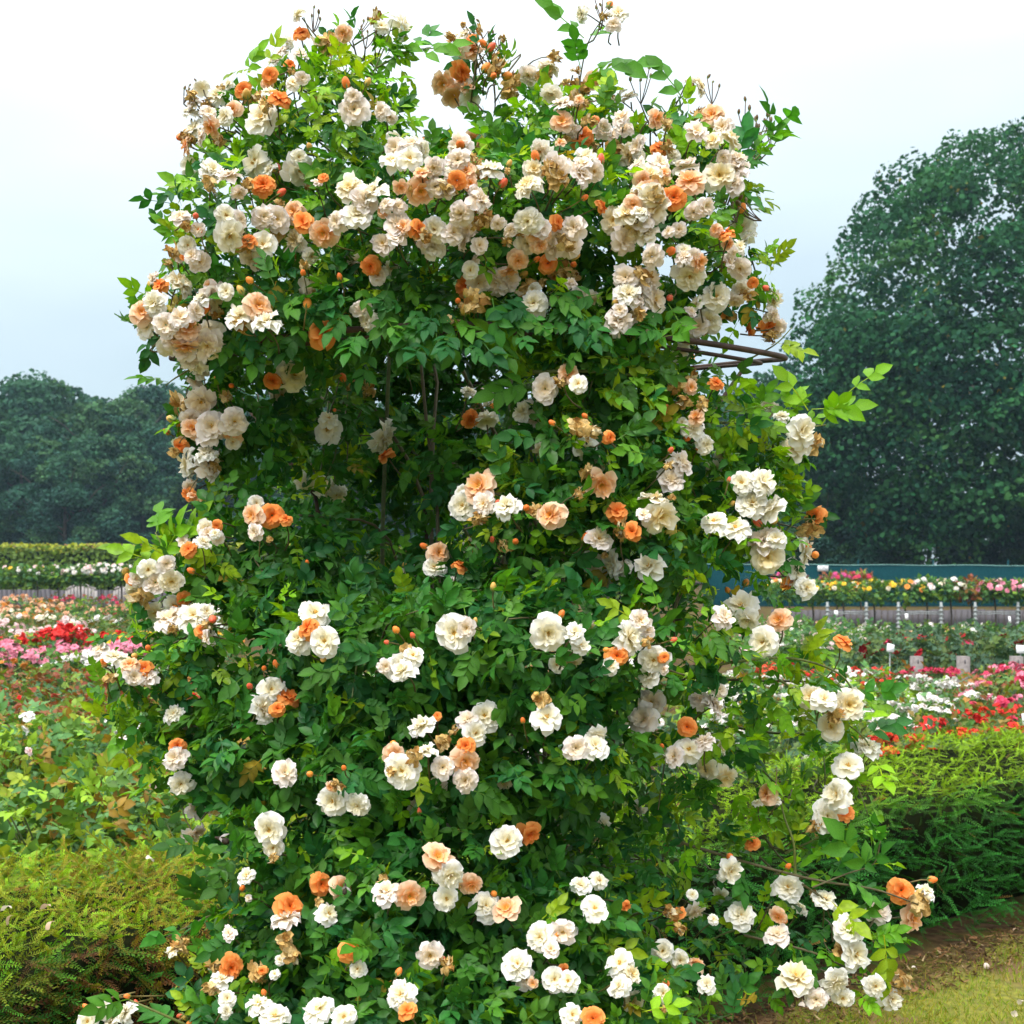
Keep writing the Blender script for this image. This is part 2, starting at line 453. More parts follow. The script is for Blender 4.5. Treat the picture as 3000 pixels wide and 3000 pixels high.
# stamens
s = Soup()
r = np.random.default_rng(44)
for i in range(16):
    a, tl = r.uniform(0, 6.28), r.uniform(0.25, 1.0)
    d = norm(np.array([math.cos(a) * tl, math.sin(a) * tl, 1.0]))
    V, F, C = tube([(0, 0, 0.02), d * r.uniform(0.11, 0.16)], [0.006, 0.014], 4, (0.72, 0.40, 0.05))
    s.add(V, F, C * r.uniform(0.6, 1.1))
STAM = s.mesh('stamens', M['bud'])
# buds (unit long) and their calyx; brown hips
def bud_mesh(name, c0, c1, rx=0.36):
    V, F, C = ovoid(rx, 0.5, c0, 8, 6, 0.55, c1)
    return mesh(name, V, F, M['bud'], C, True)
BUDS = [bud_mesh('bud', (0.86, 0.27, 0.04), (0.86, 0.17, 0.03)), bud_mesh('bud', (0.88, 0.36, 0.05), (0.88, 0.25, 0.04), 0.40), bud_mesh('bud', (0.80, 0.20, 0.08), (0.82, 0.10, 0.05), 0.34),
        bud_mesh('bud', (0.35, 0.36, 0.06), (0.80, 0.40, 0.10), 0.36)]
HIP = bud_mesh('bud', (0.16, 0.13, 0.05), (0.15, 0.065, 0.035), 0.30)
s = Soup()
for k in range(5):
    a = k * 2 * math.pi / 5
    pts = [(0.04 * math.cos(a), 0.04 * math.sin(a), 0.0), (0.33 * math.cos(a), 0.33 * math.sin(a), 0.24), (0.36 * math.cos(a), 0.36 * math.sin(a), 0.52), (0.30 * math.cos(a), 0.30 * math.sin(a), 0.78)]
    V, F, C = tube(pts, [0.10, 0.10, 0.06, 0.01], 4, (0.16, 0.22, 0.05))
    s.add(V, F, C)
CALYX = s.mesh('calyx', M['bud'])
# ------------------------------------------------------------------ trees
LEAFQ = np.array([(-0.5, 0.0, 0.0), (0.0, -0.55, 0.05), (0.5, 0.0, 0.0), (0.0, 0.55, 0.05)])
def rand_dirs(r, n):
    return norm(r.normal(size=(n, 3)))

def crown_mesh(name, lumps, per_area, size, tints, r, accent=None):
    """lumps: rows (x, y, z, radius); leaf-sized faces through each lump's shell"""
    POS, NR, TN = [], [], []
    for (x, y, z, rad) in lumps:
        n = int(per_area * rad * rad)
        d = rand_dirs(r, n)
        d[:, 2] = np.where(d[:, 2] < -0.55, -d[:, 2] * 0.6, d[:, 2])
        d = norm(d)
        rr = rad * (0.62 + 0.42 * r.random(n) ** 0.5)
        wob = 1 + 0.28 * np.sin(d[:, 0] * 5 + x) * np.sin(d[:, 2] * 6 + y)
        p = np.array([x, y, z]) + d * (rr * wob)[:, None] * np.array([1, 1, 0.9])
        POS.append(p); NR.append(norm(d + np.array([0, 0, 0.25]) + 0.8 * r.normal(size=(n, 3))))
        base = np.array(tints[r.integers(len(tints))])
        TN.append(base * r.uniform(0.7, 1.35, (n, 1)) * r.uniform(0.9, 1.1, (n, 3)))
        if accent is not None and r.random() < 0.22:
            k = max(1, n // 40)
            TN[-1][:k] = np.array(accent) * r.uniform(0.7, 1.1, (k, 1))
    POS = np.concatenate(POS); NR = np.concatenate(NR); TN = np.concatenate(TN)
    ax = norm(np.cross(NR, r.normal(size=NR.shape)))
    V, F, C = scatter(LEAFQ, np.array([(0, 1, 2, 3)]), POS, frames(ax, NR), size * r.uniform(0.6, 1.35, len(POS)), TN, np.ones((4, 3)))
    return mesh(name, V, F, M['treeleaf'], C)

def trunk_mesh(name, h, rad, limbs, r):
    s = Soup()
    pts = curve([(0, 0, -0.1), (0.1 * rad, 0, h * 0.3), (-0.4 * rad, 0.2 * rad, h * 0.65), (0.2 * rad, 0, h)], 10)
    s.add(*tube(pts, np.linspace(rad, rad * 0.35, 10), 8))
    for k in range(limbs):
        z = h * r.uniform(0.3, 0.9); a = r.uniform(0, 6.28); L = h * r.uniform(0.3, 0.5)
        p0 = np.array([0, 0, z]); d = np.array([math.cos(a), math.sin(a), 0])
        pts = curve([p0, p0 + d * L * 0.4 + (0, 0, L * 0.25), p0 + d * L * 0.75 + (0, 0, L * 0.6), p0 + d * L + (0, 0, L * 0.75)], 7)
        s.add(*tube(pts, np.linspace(rad * 0.4, rad * 0.06, 7), 6))
    return s.mesh(name, M['bark'], True)

rt = np.random.default_rng(3)
# --- big tree on the right
OY = 60.0
oc = P(3080, 1650, OY)
sil = [(2330, 1330, 80), (2345, 1200, 90), (2390, 1050, 95), (2420, 930, 90), (2490, 850, 95), (2545, 730, 95), (2600, 620, 85), (2680, 560, 95), (2760, 545, 90),
       (2830, 480, 95), (2910, 470, 95), (2990, 445, 90), (3080, 430, 100), (3180, 440, 100), (3300, 480, 110), (3420, 560, 120), (3540, 680, 120), (3640, 830, 120), (3700, 1000, 120)]
lumps = []
for (a, b, q) in sil:
    p = P(a, b, OY + rt.uniform(-2, 2)); lumps.append((p[0] - oc[0], p[1] - OY, p[2], q / FPX * OY * 1.08))
cnt = 0
while cnt < 330:
    a, b = rt.uniform(2310, 3720), rt.uniform(500, 1640)
    ok = False
    for i in range(len(sil) - 1):
        (x0, y0, _), (x1, y1, _) = sil[i], sil[i + 1]
        if x0 <= a <= x1 and b > y0 + (y1 - y0) * (a - x0) / max(1, x1 - x0) + 30: ok = True
    if not ok: continue
    ex, ey = (a - 3020) / 720, (b - 1080) / 660
    dep = math.sqrt(max(0.0, 1 - ex * ex - 0.75 * ey * ey))
    front = cnt % 3 != 2
    p = P(a, b, OY + (-1 if front else 0.6) * 8.5 * dep + rt.uniform(-0.8, 0.8))
    lumps.append((p[0] - oc[0], p[1] - OY, max(p[2], 1.0), rt.uniform(62, 118) / FPX * OY)); cnt += 1
oak = empty('broadleaf_tree', (oc[0], OY, 0))
tag(oak, 'huge dark green broadleaf tree with domed crown above the green windscreen fence', 'tree')
GT = [(0.020, 0.092, 0.036), (0.032, 0.120, 0.040), (0.014, 0.070, 0.036), (0.042, 0.130, 0.036), (0.024, 0.100, 0.038)]
link('crown', crown_mesh('crown', lumps, 180, 0.215, GT, rt, (0.20, 0.18, 0.03)), oak, 'stuff')
link('trunk', trunk_mesh('trunk', 16, 0.75, 14, rt), oak)

# --- woodland trees
def wood_proto(seed, h, rx):
    r = np.random.default_rng(seed)
    L = []
    for i in range(52):
        t = r.random() ** 0.9
        z = 0.9 + t * (h - 2.4)
        prof = rx * (0.55 + 0.75 * math.sin(math.pi * min(1, (t * 0.92 + 0.12)) ** 0.9))
        a = r.uniform(0, 6.28)
        k = prof * math.sqrt(r.uniform(0.35, 1.0)) * 0.8
        L.append((k * math.cos(a), k * math.sin(a), z, r.uniform(1.0, 1.75)))
    for i in range(7):
        L.append((r.normal(0, rx * 0.3), r.normal(0, rx * 0.3), h - r.uniform(0.6, 2.0), r.uniform(0.6, 1.0)))
    return crown_mesh('crown', L, 300, 0.26, [(0.040, 0.115, 0.060), (0.030, 0.095, 0.060), (0.054, 0.130, 0.052), (0.026, 0.082, 0.058)], r), trunk_mesh('trunk', h * 0.8, 0.28, 7, r)
WP = [wood_proto(31, 14.5, 4.0), wood_proto(32, 14.5, 3.6), wood_proto(33, 14.5, 4.4)]
def wood_tree(px, top, Y, proto, rz, label, wide=1.0, group=None):
    p = P(px, top, Y)
    o = empty('woodland_tree', (p[0], Y, 0), rz)
    s = p[2] / 14.5
    o.scale = (s * wide, s * wide, s)
    tag(o, label, 'tree', group)
    link('crown', WP[proto][0], o, 'stuff'); link('trunk', WP[proto][1], o)
wood = 'woodland trees beyond the far hedge'
LW = 'blue-green broadleaf tree standing in the dense wood beyond the far clipped hedge'
for i, (px, top, Y) in enumerate([(-60, 1165, 92), (105, 1105, 92), (215, 1150, 98), (330, 1165, 90), (455, 1135, 97), (555, 1125, 103), (660, 1120, 100), (780, 1150, 98),
                                  (60, 1240, 84), (190, 1330, 82), (300, 1270, 84), (420, 1230, 86), (-70, 1350, 82), (540, 1240, 88), (640, 1260, 86)]):
    wood_tree(px, top, Y, i % 3, i * 1.3, LW, 1.05, wood)
for i, px in enumerate(range(-1100, -100, 130)):
    wood_tree(px, 1150 + 30 * (i % 3), 90 + 4 * (i % 2), i % 3, i * 2.3, LW, 1.1, wood)
LB = 'woodland tree standing behind the climbing rose, seen only in gaps'
for i, (px, top, Y) in enumerate([(900, 1160, 100), (1050, 1180, 98), (1200, 1170, 102), (1350, 1190, 98), (1500, 1170, 102), (1650, 1180, 98), (1800, 1190, 100), (1950, 1180, 98)]):
    wood_tree(px, top, Y, (i + 1) % 3, i * 2.1, LB, 1.15, 'woodland trees behind the climbing rose')
LR = 'smaller tree tucked beside the left flank of the huge dark tree'
for i, (px, top, Y) in enumerate([(2090, 1160, 94), (2200, 1130, 88), (2280, 1085, 82)]):
    wood_tree(px, top, Y, i % 3, i + 0.4, LR, 1.0, 'smaller trees beside the huge tree')
for i, (px, Y) in enumerate([(2420, 58), (2560, 57), (2720, 57.5), (2880, 57), (3040, 57.5)]):
    wood_tree(px, 1410 + 25 * (i % 2), Y, i % 3, i * 1.7, 'low leafy tree filling the shade under the huge dark tree', 1.35, 'understorey trees under the huge tree')

# ------------------------------------------------------------------ far hedge, windscreen fence
rh = np.random.default_rng(8)
fh = empty('far_hedge', (-9, 48, 0))
tag(fh, 'long yellow-green clipped hedge in front of the wood', 'hedge')
V, F = box_arr(-30, 14, 0.35, 2.2, 0, 2.0)
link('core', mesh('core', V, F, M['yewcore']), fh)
n = 32000
pos = np.stack([rh.uniform(-30, 14, n), rh.uniform(0, 2.5, n), rh.uniform(0.1, 2.25, n)], 1)
top = rh.random(n) < 0.42
pos[top, 2] = 2.10 + 0.22 * rh.random(top.sum()) + 0.06 * np.sin(pos[top, 0] * 2.3) + 0.05 * np.sin(pos[top, 0] * 5.1)
pos[~top, 1] = rh.uniform(0, 0.4, (~top).sum())
nr = norm(np.where(top[:, None], np.array([0, -0.3, 1.0]), np.array([0, -1.0, 0.4])) + 0.6 * rh.normal(size=(n, 3)))
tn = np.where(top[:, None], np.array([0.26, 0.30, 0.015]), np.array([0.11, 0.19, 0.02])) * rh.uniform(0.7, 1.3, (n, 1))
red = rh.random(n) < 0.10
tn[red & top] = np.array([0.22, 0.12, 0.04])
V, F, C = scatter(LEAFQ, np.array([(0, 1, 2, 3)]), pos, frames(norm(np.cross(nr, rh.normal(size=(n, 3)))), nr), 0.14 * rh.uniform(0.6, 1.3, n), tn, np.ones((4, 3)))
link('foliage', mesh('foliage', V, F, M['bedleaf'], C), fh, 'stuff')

FY = 45.0
fence = empty('windscreen_fence', (7, FY, 0))
tag(fence, 'dark teal windscreen fence with pale green top wire below the huge tree', 'fence')
xs = np.linspace(0, 17, 69)
ztop = 1.55 + 0.012 * np.sin(xs * 2.1) - 0.004 * xs
V = np.concatenate([np.stack([xs, 0.02 * np.sin(xs * 3), np.full(69, 0.02)], 1), np.stack([xs, 0.015 * np.sin(xs * 3 + 1), ztop], 1)])
V = np.concatenate([V, V + np.array([0, 0.012, 0])])
F = [(i, i + 1, 69 + i + 1, 69 + i) for i in range(68)] + [(138 + i + 1, 138 + i, 207 + i, 207 + i + 1) for i in range(68)] + [(69 + i, 70 + i, 208 + i, 207 + i) for i in range(68)]
link('screen_cloth', mesh('screen_cloth', V, np.array(F), M['screen']), fence)
tv, tf, _ = tube(np.stack([xs, np.full(69, -0.02), ztop + 0.012], 1), 0.013, 6)
link('top_wire', mesh('top_wire', tv, tf, M['wire']), fence)
tv, tf, _ = tube([(0, 0, 0), (0, 0, 1.72)], 0.03, 8)
pm = mesh('post', tv, tf, M['screen'])
for k in range(7):
    o = link('post', pm, fence); o.location = (0.2 + k * 2.75, 0.08, 0)
sg = P(2411, 1665.5, FY - 0.06)
sign = empty('notice_sign', (sg[0], FY - 0.06, sg[2] - 0.10))
tag(sign, 'small white rectangular notice fixed to the teal windscreen fence', 'sign')
V, F = box_arr(-0.195, 0.195, -0.008, 0.008, 0, 0.205)
link('plate', mesh('plate', V, F, M['white']), sign)
for (a, b, z, h) in ((-0.13, -0.07, 0.125, 0.030), (-0.04, 0.09, 0.115, 0.045), (-0.14, 0.0, 0.075, 0.012), (-0.05, 0.10, 0.035, 0.022)):
    V, F = box_arr(a, b, -0.0105, -0.008, z, z + h)
    link('faded_print', mesh('faded_print', V, F, M['print']), sign)

# ------------------------------------------------------------------ low board walls
def board_wall(name, px0, px1, Y, h, label):
    a, b = P(px0, 1650, Y)[0], P(px1, 1650, Y)[0]
    o = empty(name, (a, Y, 0)); tag(o, label, 'wall')
    w = 0.145
    V, F = box_arr(0, w - 0.012, 0, 0.025, 0, h)
    pm = [mesh('board', V * np.array([1, 1, k]), F, M['plank']) for k in (1.0, 0.985, 1.02)]
    for i in range(int((b - a) / w)):
        q = link('board', pm[int(rh.integers(3))], o); q.location = (i * w, rh.uniform(0, 0.012), 0)
    V, F = box_arr(0, b - a, 0.03, 0.06, h * 0.78, h * 0.86)
    link('rail', mesh('rail', V, F, M['plank']), o)
board_wall('board_wall', 2260, 3080, 29.0, 0.50, 'low grey weathered board wall behind the standard roses with metal frames')
board_wall('board_wall', -500, 560, 37.0, 0.80, 'low grey weathered board wall behind the two garden benches')

# galvanised support frames in front of the wall
def support_frame(px0, px1, label):
    Y = 26.6
    a, b = P(px0, 1650, Y), P(px1, 1650, Y)
    o = empty('support_frame', (a[0], Y, 0)); tag(o, label, 'plant frame', 'galvanised frames in the standard rose row')
    L = b[0] - a[0]
    for x in (0, L):
        tv, tf, _ = tube([(x, 0, 0), (x, 0, 0.76)], 0.030, 6)
        link('post', mesh('post', tv, tf, M['galv']), o)
        for k in range(7):
            V, F = box_arr(x - 0.040, x + 0.040, -0.034, 0.034, 0.10 + k * 0.09, 0.135 + k * 0.09)
            link('ferrule', mesh('ferrule', V, F, M['galv']), o)
    for z in (0.545, 0.505):
        pts = [(0, -0.02, z), (L * 0.35, -0.02, z - 0.004), (L * 0.5, -0.02, z + 0.010), (L * 0.65, -0.02, z - 0.002), (L, -0.02, z)]
        tv, tf, _ = tube(pts, 0.011, 6)
        link('rail', mesh('rail', tv, tf, M['galv']), o)
for a, b in ((2424, 2538), (2632, 2757), (2857, 2982)):
    support_frame(a, b, 'galvanised two-post frame with double rail under the standard roses')

# benches
def bench(px, Y, label):
    p = P(px, 1650, Y)
    o = empty('garden_bench', (p[0], Y, 0)); tag(o, label, 'bench', 'arched-back benches by the board wall')
    W = 0.80
    for x in (-W / 2, W / 2):
        V, F = box_arr(x - 0.03, x + 0.03, 0.16, 0.22, 0, 0.84); link('back_leg', mesh('back_leg', V, F, M['benchwood']), o)
        V, F = box_arr(x - 0.03, x + 0.03, -0.32, -0.26, 0, 0.62); link('front_leg', mesh('front_leg', V, F, M['benchwood']), o)
        V, F = box_arr(x - 0.04, x + 0.04, -0.34, 0.16, 0.62, 0.65); link('armrest', mesh('armrest', V, F, M['benchwood']), o)
    for k in range(4):
        V, F = box_arr(-W / 2 + 0.03, W / 2 - 0.03, -0.30 + k * 0.115, -0.205 + k * 0.115, 0.42, 0.445)
        link('seat_slat', mesh('seat_slat', V, F, M['benchwood']), o)
    ux = np.linspace(-W / 2, W / 2, 13)
    arc = 0.86 + 0.12 * np.cos(ux / W * math.pi)
    V = np.concatenate([np.stack([ux, np.full(13, y), arc + dz], 1) for y in (0.165, 0.205) for dz in (0, 0.06)])
    F = [q for i in range(12) for q in ((i, i + 1, 14 + i, 13 + i), (26 + i + 1, 26 + i, 39 + i, 39 + i + 1), (13 + i, 14 + i, 40 + i, 39 + i), (i + 1, i, 26 + i, 27 + i))]
    link('top_rail', mesh('top_rail', V, np.array(F), M['benchwood']), o)
    for k in range(8):
        x = -W / 2 + 0.07 + k * (W - 0.14) / 7
        V, F = box_arr(x - 0.032, x + 0.032, 0.17, 0.20, 0.45, 0.86 + 0.12 * math.cos(x / W * math.pi) + 0.01)
        link('back_slat', mesh('back_slat', V, F, M['benchwood']), o)
bench(231, 33.5, 'silver-grey wooden garden bench with arched slatted back')
bench(372, 33.5, 'silver-grey wooden garden bench with arched slatted back')

# ------------------------------------------------------------------ bedding rose bushes
BC = {'white': (0.86, 0.87, 0.84), 'pink': (0.80, 0.30, 0.42), 'palepink': (0.86, 0.66, 0.66), 'crimson': (0.62, 0.055, 0.13), 'red': (0.72, 0.035, 0.03), 'darkred': (0.36, 0.008, 0.018),
      'yellow': (0.88, 0.62, 0.05), 'orange': (0.86, 0.36, 0.07), 'peach': (0.88, 0.55, 0.34), 'magenta': (0.62, 0.10, 0.30), 'scarlet': (0.78, 0.09, 0.04), 'cream': (0.88, 0.84, 0.66)}
BB = {}
for k, c in BC.items():
    c = np.array(c)
    BB[k] = rosette([(6, 0.46, 0.26, 12, 0.7), (5, 0.36, 0.20, 38, 0.9), (4, 0.22, 0.13, 62, 0.8)], c, c * np.array([0.95, 0.78, 0.72]), hash(len(BB)) + 50, 0.03, None, 3, 3).mesh('blossom_' + k, M['bedpetal'], True)

PAL = {'green': [(0.07, 0.185, 0.035), (0.05, 0.145, 0.05), (0.14, 0.26, 0.025), (0.075, 0.18, 0.055)],
       'lush': [(0.14, 0.30, 0.03), (0.08, 0.20, 0.055), (0.20, 0.36, 0.02), (0.09, 0.21, 0.07), (0.22, 0.30, 0.02), (0.11, 0.24, 0.04), (0.07, 0.19, 0.05), (0.22, 0.14, 0.02)],
       'bronze': [(0.24, 0.065, 0.03), (0.085, 0.19, 0.055), (0.15, 0.25, 0.03), (0.25, 0.13, 0.025), (0.07, 0.17, 0.07), (0.20, 0.08, 0.03)],
       'blue': [(0.050, 0.115, 0.065), (0.060, 0.13, 0.06), (0.045, 0.10, 0.06), (0.09, 0.15, 0.04)],
       'light': [(0.13, 0.20, 0.03), (0.09, 0.16, 0.035), (0.07, 0.135, 0.05), (0.17, 0.13, 0.03)]}

def bush_foliage(seed, h, w, nl, ls, pal, z0=0.12):
    leaves = NEAR_LEAVES if nl >= 300 else BED_LEAVES
    r = np.random.default_rng(seed)
    t = r.random(nl) ** 0.55
    z = z0 + (h - z0) * t
    rad = w * np.sqrt(r.random(nl)) * (0.55 + 0.5 * np.sin(np.pi * np.clip(t, 0, 1) * 0.75 + 0.35)) * 1.1
    a = r.uniform(0, 6.28, nl)
    pos = np.stack([rad * np.cos(a), rad * np.sin(a), z * (1 - 0.12 * (rad / w) ** 2) + r.normal(0, 0.02, nl)], 1)
    ax = norm(np.stack([np.cos(a), np.sin(a), r.normal(0.15, 0.45, nl)], 1) + 0.6 * r.normal(size=(nl, 3)))
    nr = norm(np.array([0, 0, 1.0]) + 0.45 * r.normal(size=(nl, 3)) + 0.3 * np.stack([np.cos(a), np.sin(a), 0 * a], 1))
    tint = np.array(PAL[pal])[r.integers(len(PAL[pal]), size=nl)] * r.uniform(0.75, 1.25, (nl, 1))
    s = Soup()
    for k, (T, F, TC) in enumerate(leaves):
        m = np.arange(nl) % len(leaves) == k
        s.add(*scatter(T, F, pos[m], frames(ax[m], nr[m]), ls * r.uniform(0.7, 1.25, m.sum()), tint[m], TC))
    for k in range(7):
        b = r.uniform(0, 6.28)
        p1 = np.array([math.cos(b) * w * 0.7, math.sin(b) * w * 0.7, h * r.uniform(0.75, 0.98)])
        s.add(*tube(curve([(0.04 * math.cos(b), 0.04 * math.sin(b), -0.02), p1 * np.array([0.5, 0.5, 0.55]), p1], 4), [0.009, 0.007, 0.004, 0.003], 4, (0.07, 0.10, 0.03)))
    return s.mesh('foliage', M['bedleaf'])

NBUSH = [0]
def bush_proto(seed, h, w, nl, ls, pal, blooms, bsize, spray=3, tall=0.02, droop=0.0):
    """returns (foliage mesh, [(blossom mesh, location, rotation, size)], stalk mesh)"""
    r = np.random.default_rng(seed)
    fol = bush_foliage(seed, h, w, nl, ls, pal)
    fl, st = [], Soup()
    for key, n in blooms:
        k = 0
        while k < n:
            a, q = r.uniform(0, 6.28), w * math.sqrt(r.random()) * 0.92
            c = np.array([q * math.cos(a), q * math.sin(a), h * (1 - 0.22 * (q / w) ** 2) + tall - droop * r.random()])
            m = min(n - k, 1 + int(r.integers(spray)))
            st.add(*tube([c * np.array([0.8, 0.8, 0.75]), c - (0, 0, 0.02)], [0.005, 0.003], 4, (0.08, 0.12, 0.03)))
            for _ in range(m):
                off = r.normal(0, bsize * 0.62, 3) * np.array([1, 1, 0.32]) if m > 1 else np.zeros(3)
                d = norm(np.array([math.cos(a) * 0.35, math.sin(a) * 0.35, 1.0]) + 0.45 * r.normal(size=3))
                qn = Vector(d).to_track_quat('Z', 'Y') @ Quaternion((0, 0, 1), r.uniform(0, 6.28))
                fl.append((BB[key], tuple(c + off), qn, bsize * r.uniform(0.75, 1.2)))
            k += m
    return fol, fl, (st.mesh('flower_stalks', M['bedleaf']) if st.V else None)

def place_bush(pr, loc, rz, s, label, group, name='rose_bush', joined=False):
    o = empty(name, loc, rz); o.scale = (s, s, s)
    tag(o, label, 'rose bush', group)
    link('foliage', pr[0], o, 'stuff')
    if pr[2]: link('flower_stalks', pr[2], o, 'stuff')
    for (bm, l, q, z) in pr[1]:
        b = link('blossom', bm, o); b.location = l; b.rotation_mode = 'QUATERNION'; b.rotation_quaternion = q; b.scale = (z, z, z)
    NBUSH[0] += 1
    return o

rb = np.random.default_rng(77)
def rows(protos, Ys, px0, px1, step, label, group, jit=0.12, gap=0.30, smin=0.88, smax=1.1):
    i = 0
    for Y in Ys:
        x0, x1 = P(px0, 0, Y)[0], P(px1, 0, Y)[0]
        n = max(1, int(round((x1 - x0) / step)))
        for k in range(n):
            x = x0 + (k + 0.5) * (x1 - x0) / n + rb.normal(0, jit * 0.6); y = Y + rb.normal(0, jit)
            if y < HB + HS * x + gap: continue
            place_bush(protos[i % len(protos)], (x, y, 0), rb.uniform(0, 6.28), rb.uniform(smin, smax), label, group)
            i += 1

# left-hand beds, from the hedge outwards
p_green = [bush_proto(301, 0.72, 0.42, 380, 0.088, 'lush', [('pink', 1)], 0.060), bush_proto(302, 0.74, 0.42, 380, 0.088, 'lush', [], 0.06), bush_proto(303, 0.70, 0.42, 380, 0.088, 'lush', [('palepink', 1)], 0.055)]
rows(p_green, [4.0, 4.6, 5.2, 5.8, 6.4, 7.0], -500, 900, 0.62, 'leafy green rose bush with hardly any blossoms directly behind the clipped hedge', 'leafy bushes behind the hedge')
p_wpk = [bush_proto(305, 0.86, 0.34, 150, 0.11, 'lush', [('white', 5)], 0.085, 3)]
rows(p_wpk, [6.2], -30, 60, 0.5, 'leafy bush with a few large white roses among the green bushes', 'white-flowered bushes in the leafy bed')
rows([bush_proto(306, 0.74, 0.36, 300, 0.09, 'green', [('white', 14)], 0.07, 4)], [6.6, 7.2], 350, 620, 0.5, 'green bush with white rosettes beside the leafy bed', 'white-rosette bushes beside the leafy bed')
p_brz = [bush_proto(311, 0.62, 0.42, 300, 0.085, 'bronze', [('scarlet', 3)], 0.05, 2), bush_proto(312, 0.60, 0.42, 300, 0.085, 'bronze', [('red', 2), ('orange', 1)], 0.05, 2)]
rows(p_brz, [7.7, 8.4, 9.1, 9.8, 10.6], -500, 700, 0.62, 'bronze-leaved rose bush with a few small red flowers', 'bronze-leaved bushes')
p_wht = [bush_proto(321, 0.66, 0.36, 120, 0.11, 'green', [('white', 24)], 0.105, 4), bush_proto(322, 0.66, 0.36, 120, 0.11, 'green', [('white', 20)], 0.105, 3)]
rows(p_wht, [12.2], 120, 650, 0.55, 'low bush of full white roses in front of the pink row', 'white bushes in front of the pink row', 0.08)
rows([bush_proto(325, 0.64, 0.36, 120, 0.11, 'bronze', [('orange', 7)], 0.08, 3)], [12.1], -60, 120, 0.55, 'low bush with loose orange roses beside the bronze-leaved bushes', 'orange bushes beside the bronze ones', 0.08)
p_pnk = [bush_proto(331, 0.68, 0.40, 110, 0.11, 'green', [('pink', 40)], 0.11, 5), bush_proto(332, 0.68, 0.40, 110, 0.11, 'green', [('pink', 42)], 0.105, 5)]
rows(p_pnk, [13.1, 13.6], -400, 420, 0.55, 'bush smothered in mid-pink roses in front of the red row', 'mid-pink bushes in the far left bed', 0.08)
p_red = [bush_proto(341, 0.74, 0.38, 110, 0.11, 'green', [('red', 36)], 0.115, 5), bush_proto(342, 0.74, 0.38, 110, 0.11, 'green', [('red', 28), ('yellow', 5)], 0.10, 4)]
rows(p_red, [14.7, 15.2], -400, 420, 0.6, 'bush of bright red roses between the pink and pale pink rows', 'bright red bushes in the far left bed', 0.08)
rows([bush_proto(345, 0.76, 0.36, 100, 0.11, 'green', [('yellow', 9), ('orange', 4)], 0.11, 3)], [14.9], 300, 700, 0.8, 'bush of golden yellow and orange roses ending the red row', 'yellow bushes ending the red row', 0.08)
p_pal = [bush_proto(351, 0.72, 0.40, 100, 0.115, 'green', [('palepink', 36)], 0.10, 5)]
rows(p_pal, [16.6], -400, 260, 0.7, 'bush of pale pink roses behind the red row', 'pale pink bushes behind the red row', 0.08)
p_wh2 = [bush_proto(361, 0.76, 0.42, 110, 0.12, 'light', [('white', 5)], 0.13, 2), bush_proto(362, 0.76, 0.42, 110, 0.12, 'light', [('cream', 6)], 0.12, 3)]
rows(p_wh2, [18.4, 20.2], -400, 700, 0.8, 'light green bush dotted with large white roses in the far left bed', 'white-dotted light green bushes', 0.15)
p_pch = [bush_proto(371, 0.78, 0.45, 100, 0.12, 'green', [('peach', 20), ('cream', 4)], 0.12, 4), bush_proto(372, 0.78, 0.45, 100, 0.12, 'light', [('peach', 12), ('orange', 5), ('white', 2)], 0.12, 4)]
rows(p_pch, [22.5, 24.5, 26.5, 28.5], -300, 180, 0.75, 'bush of clustered peach and orange roses in front of the benches', 'peach bushes in front of the benches', 0.15)
p_pc2 = [bush_proto(375, 0.74, 0.45, 110, 0.12, 'green', [('peach', 6), ('crimson', 1)], 0.11, 2)]
rows(p_pc2, [22.5, 25.0, 27.5], 180, 700, 0.9, 'green bush with scattered peach roses in front of the benches', 'scattered-peach bushes in front of the benches', 0.15)
rows([bush_proto(376, 0.75, 0.4, 90, 0.12, 'bronze', [('crimson', 7)], 0.12, 3)], [30.5], 60, 430, 0.8, 'dark-leaved bush with crimson roses next to the benches', 'crimson bushes next to the benches', 0.15)

# right-hand beds
p_scr = [bush_proto(401, 0.62, 0.36, 130, 0.10, 'light', [('red', 20), ('scarlet', 6)], 0.062, 6), bush_proto(402, 0.62, 0.36, 130, 0.10, 'light', [('red', 24)], 0.06, 6)]
for (px, Y) in ((2590, 6.75), (2650, 6.95), (2730, 7.3), (2815, 7.9), (2920, 8.2), (3000, 8.35), (3080, 8.5)):
    p = P(px, 0, Y)
    place_bush(p_scr[px % 2], (p[0], Y, 0), px, 0.98, 'low light green bush with small bright red flowers along the back of the hedge', 'small red bushes along the hedge back')
p_wfl = [bush_proto(411, 0.62, 0.36, 130, 0.10, 'green', [('white', 34)], 0.055, 8, 0.03), bush_proto(412, 0.60, 0.36, 130, 0.10, 'lush', [('white', 28)], 0.055, 8, 0.03)]
rows(p_wfl, [8.2, 8.8, 9.4, 10.0, 10.6], 2000, 2830, 0.62, 'low bush topped with flat sprays of small white roses', 'white spray bushes behind the hedge', 0.10, 0.5)
rows([bush_proto(415, 0.6, 0.36, 130, 0.10, 'blue', [('white', 9)], 0.06, 3)], [6.4, 7.0, 7.6], 1500, 2330, 0.62, 'blue-green bush dotted with small white roses close to the climbing rose', 'white-dotted bushes near the climbing rose', 0.10, 0.45)
p_crm = [bush_proto(421, 0.64, 0.38, 120, 0.10, 'bronze', [('crimson', 24), ('pink', 10)], 0.062, 7), bush_proto(422, 0.64, 0.38, 120, 0.10, 'light', [('pink', 30), ('crimson', 6)], 0.06, 7)]
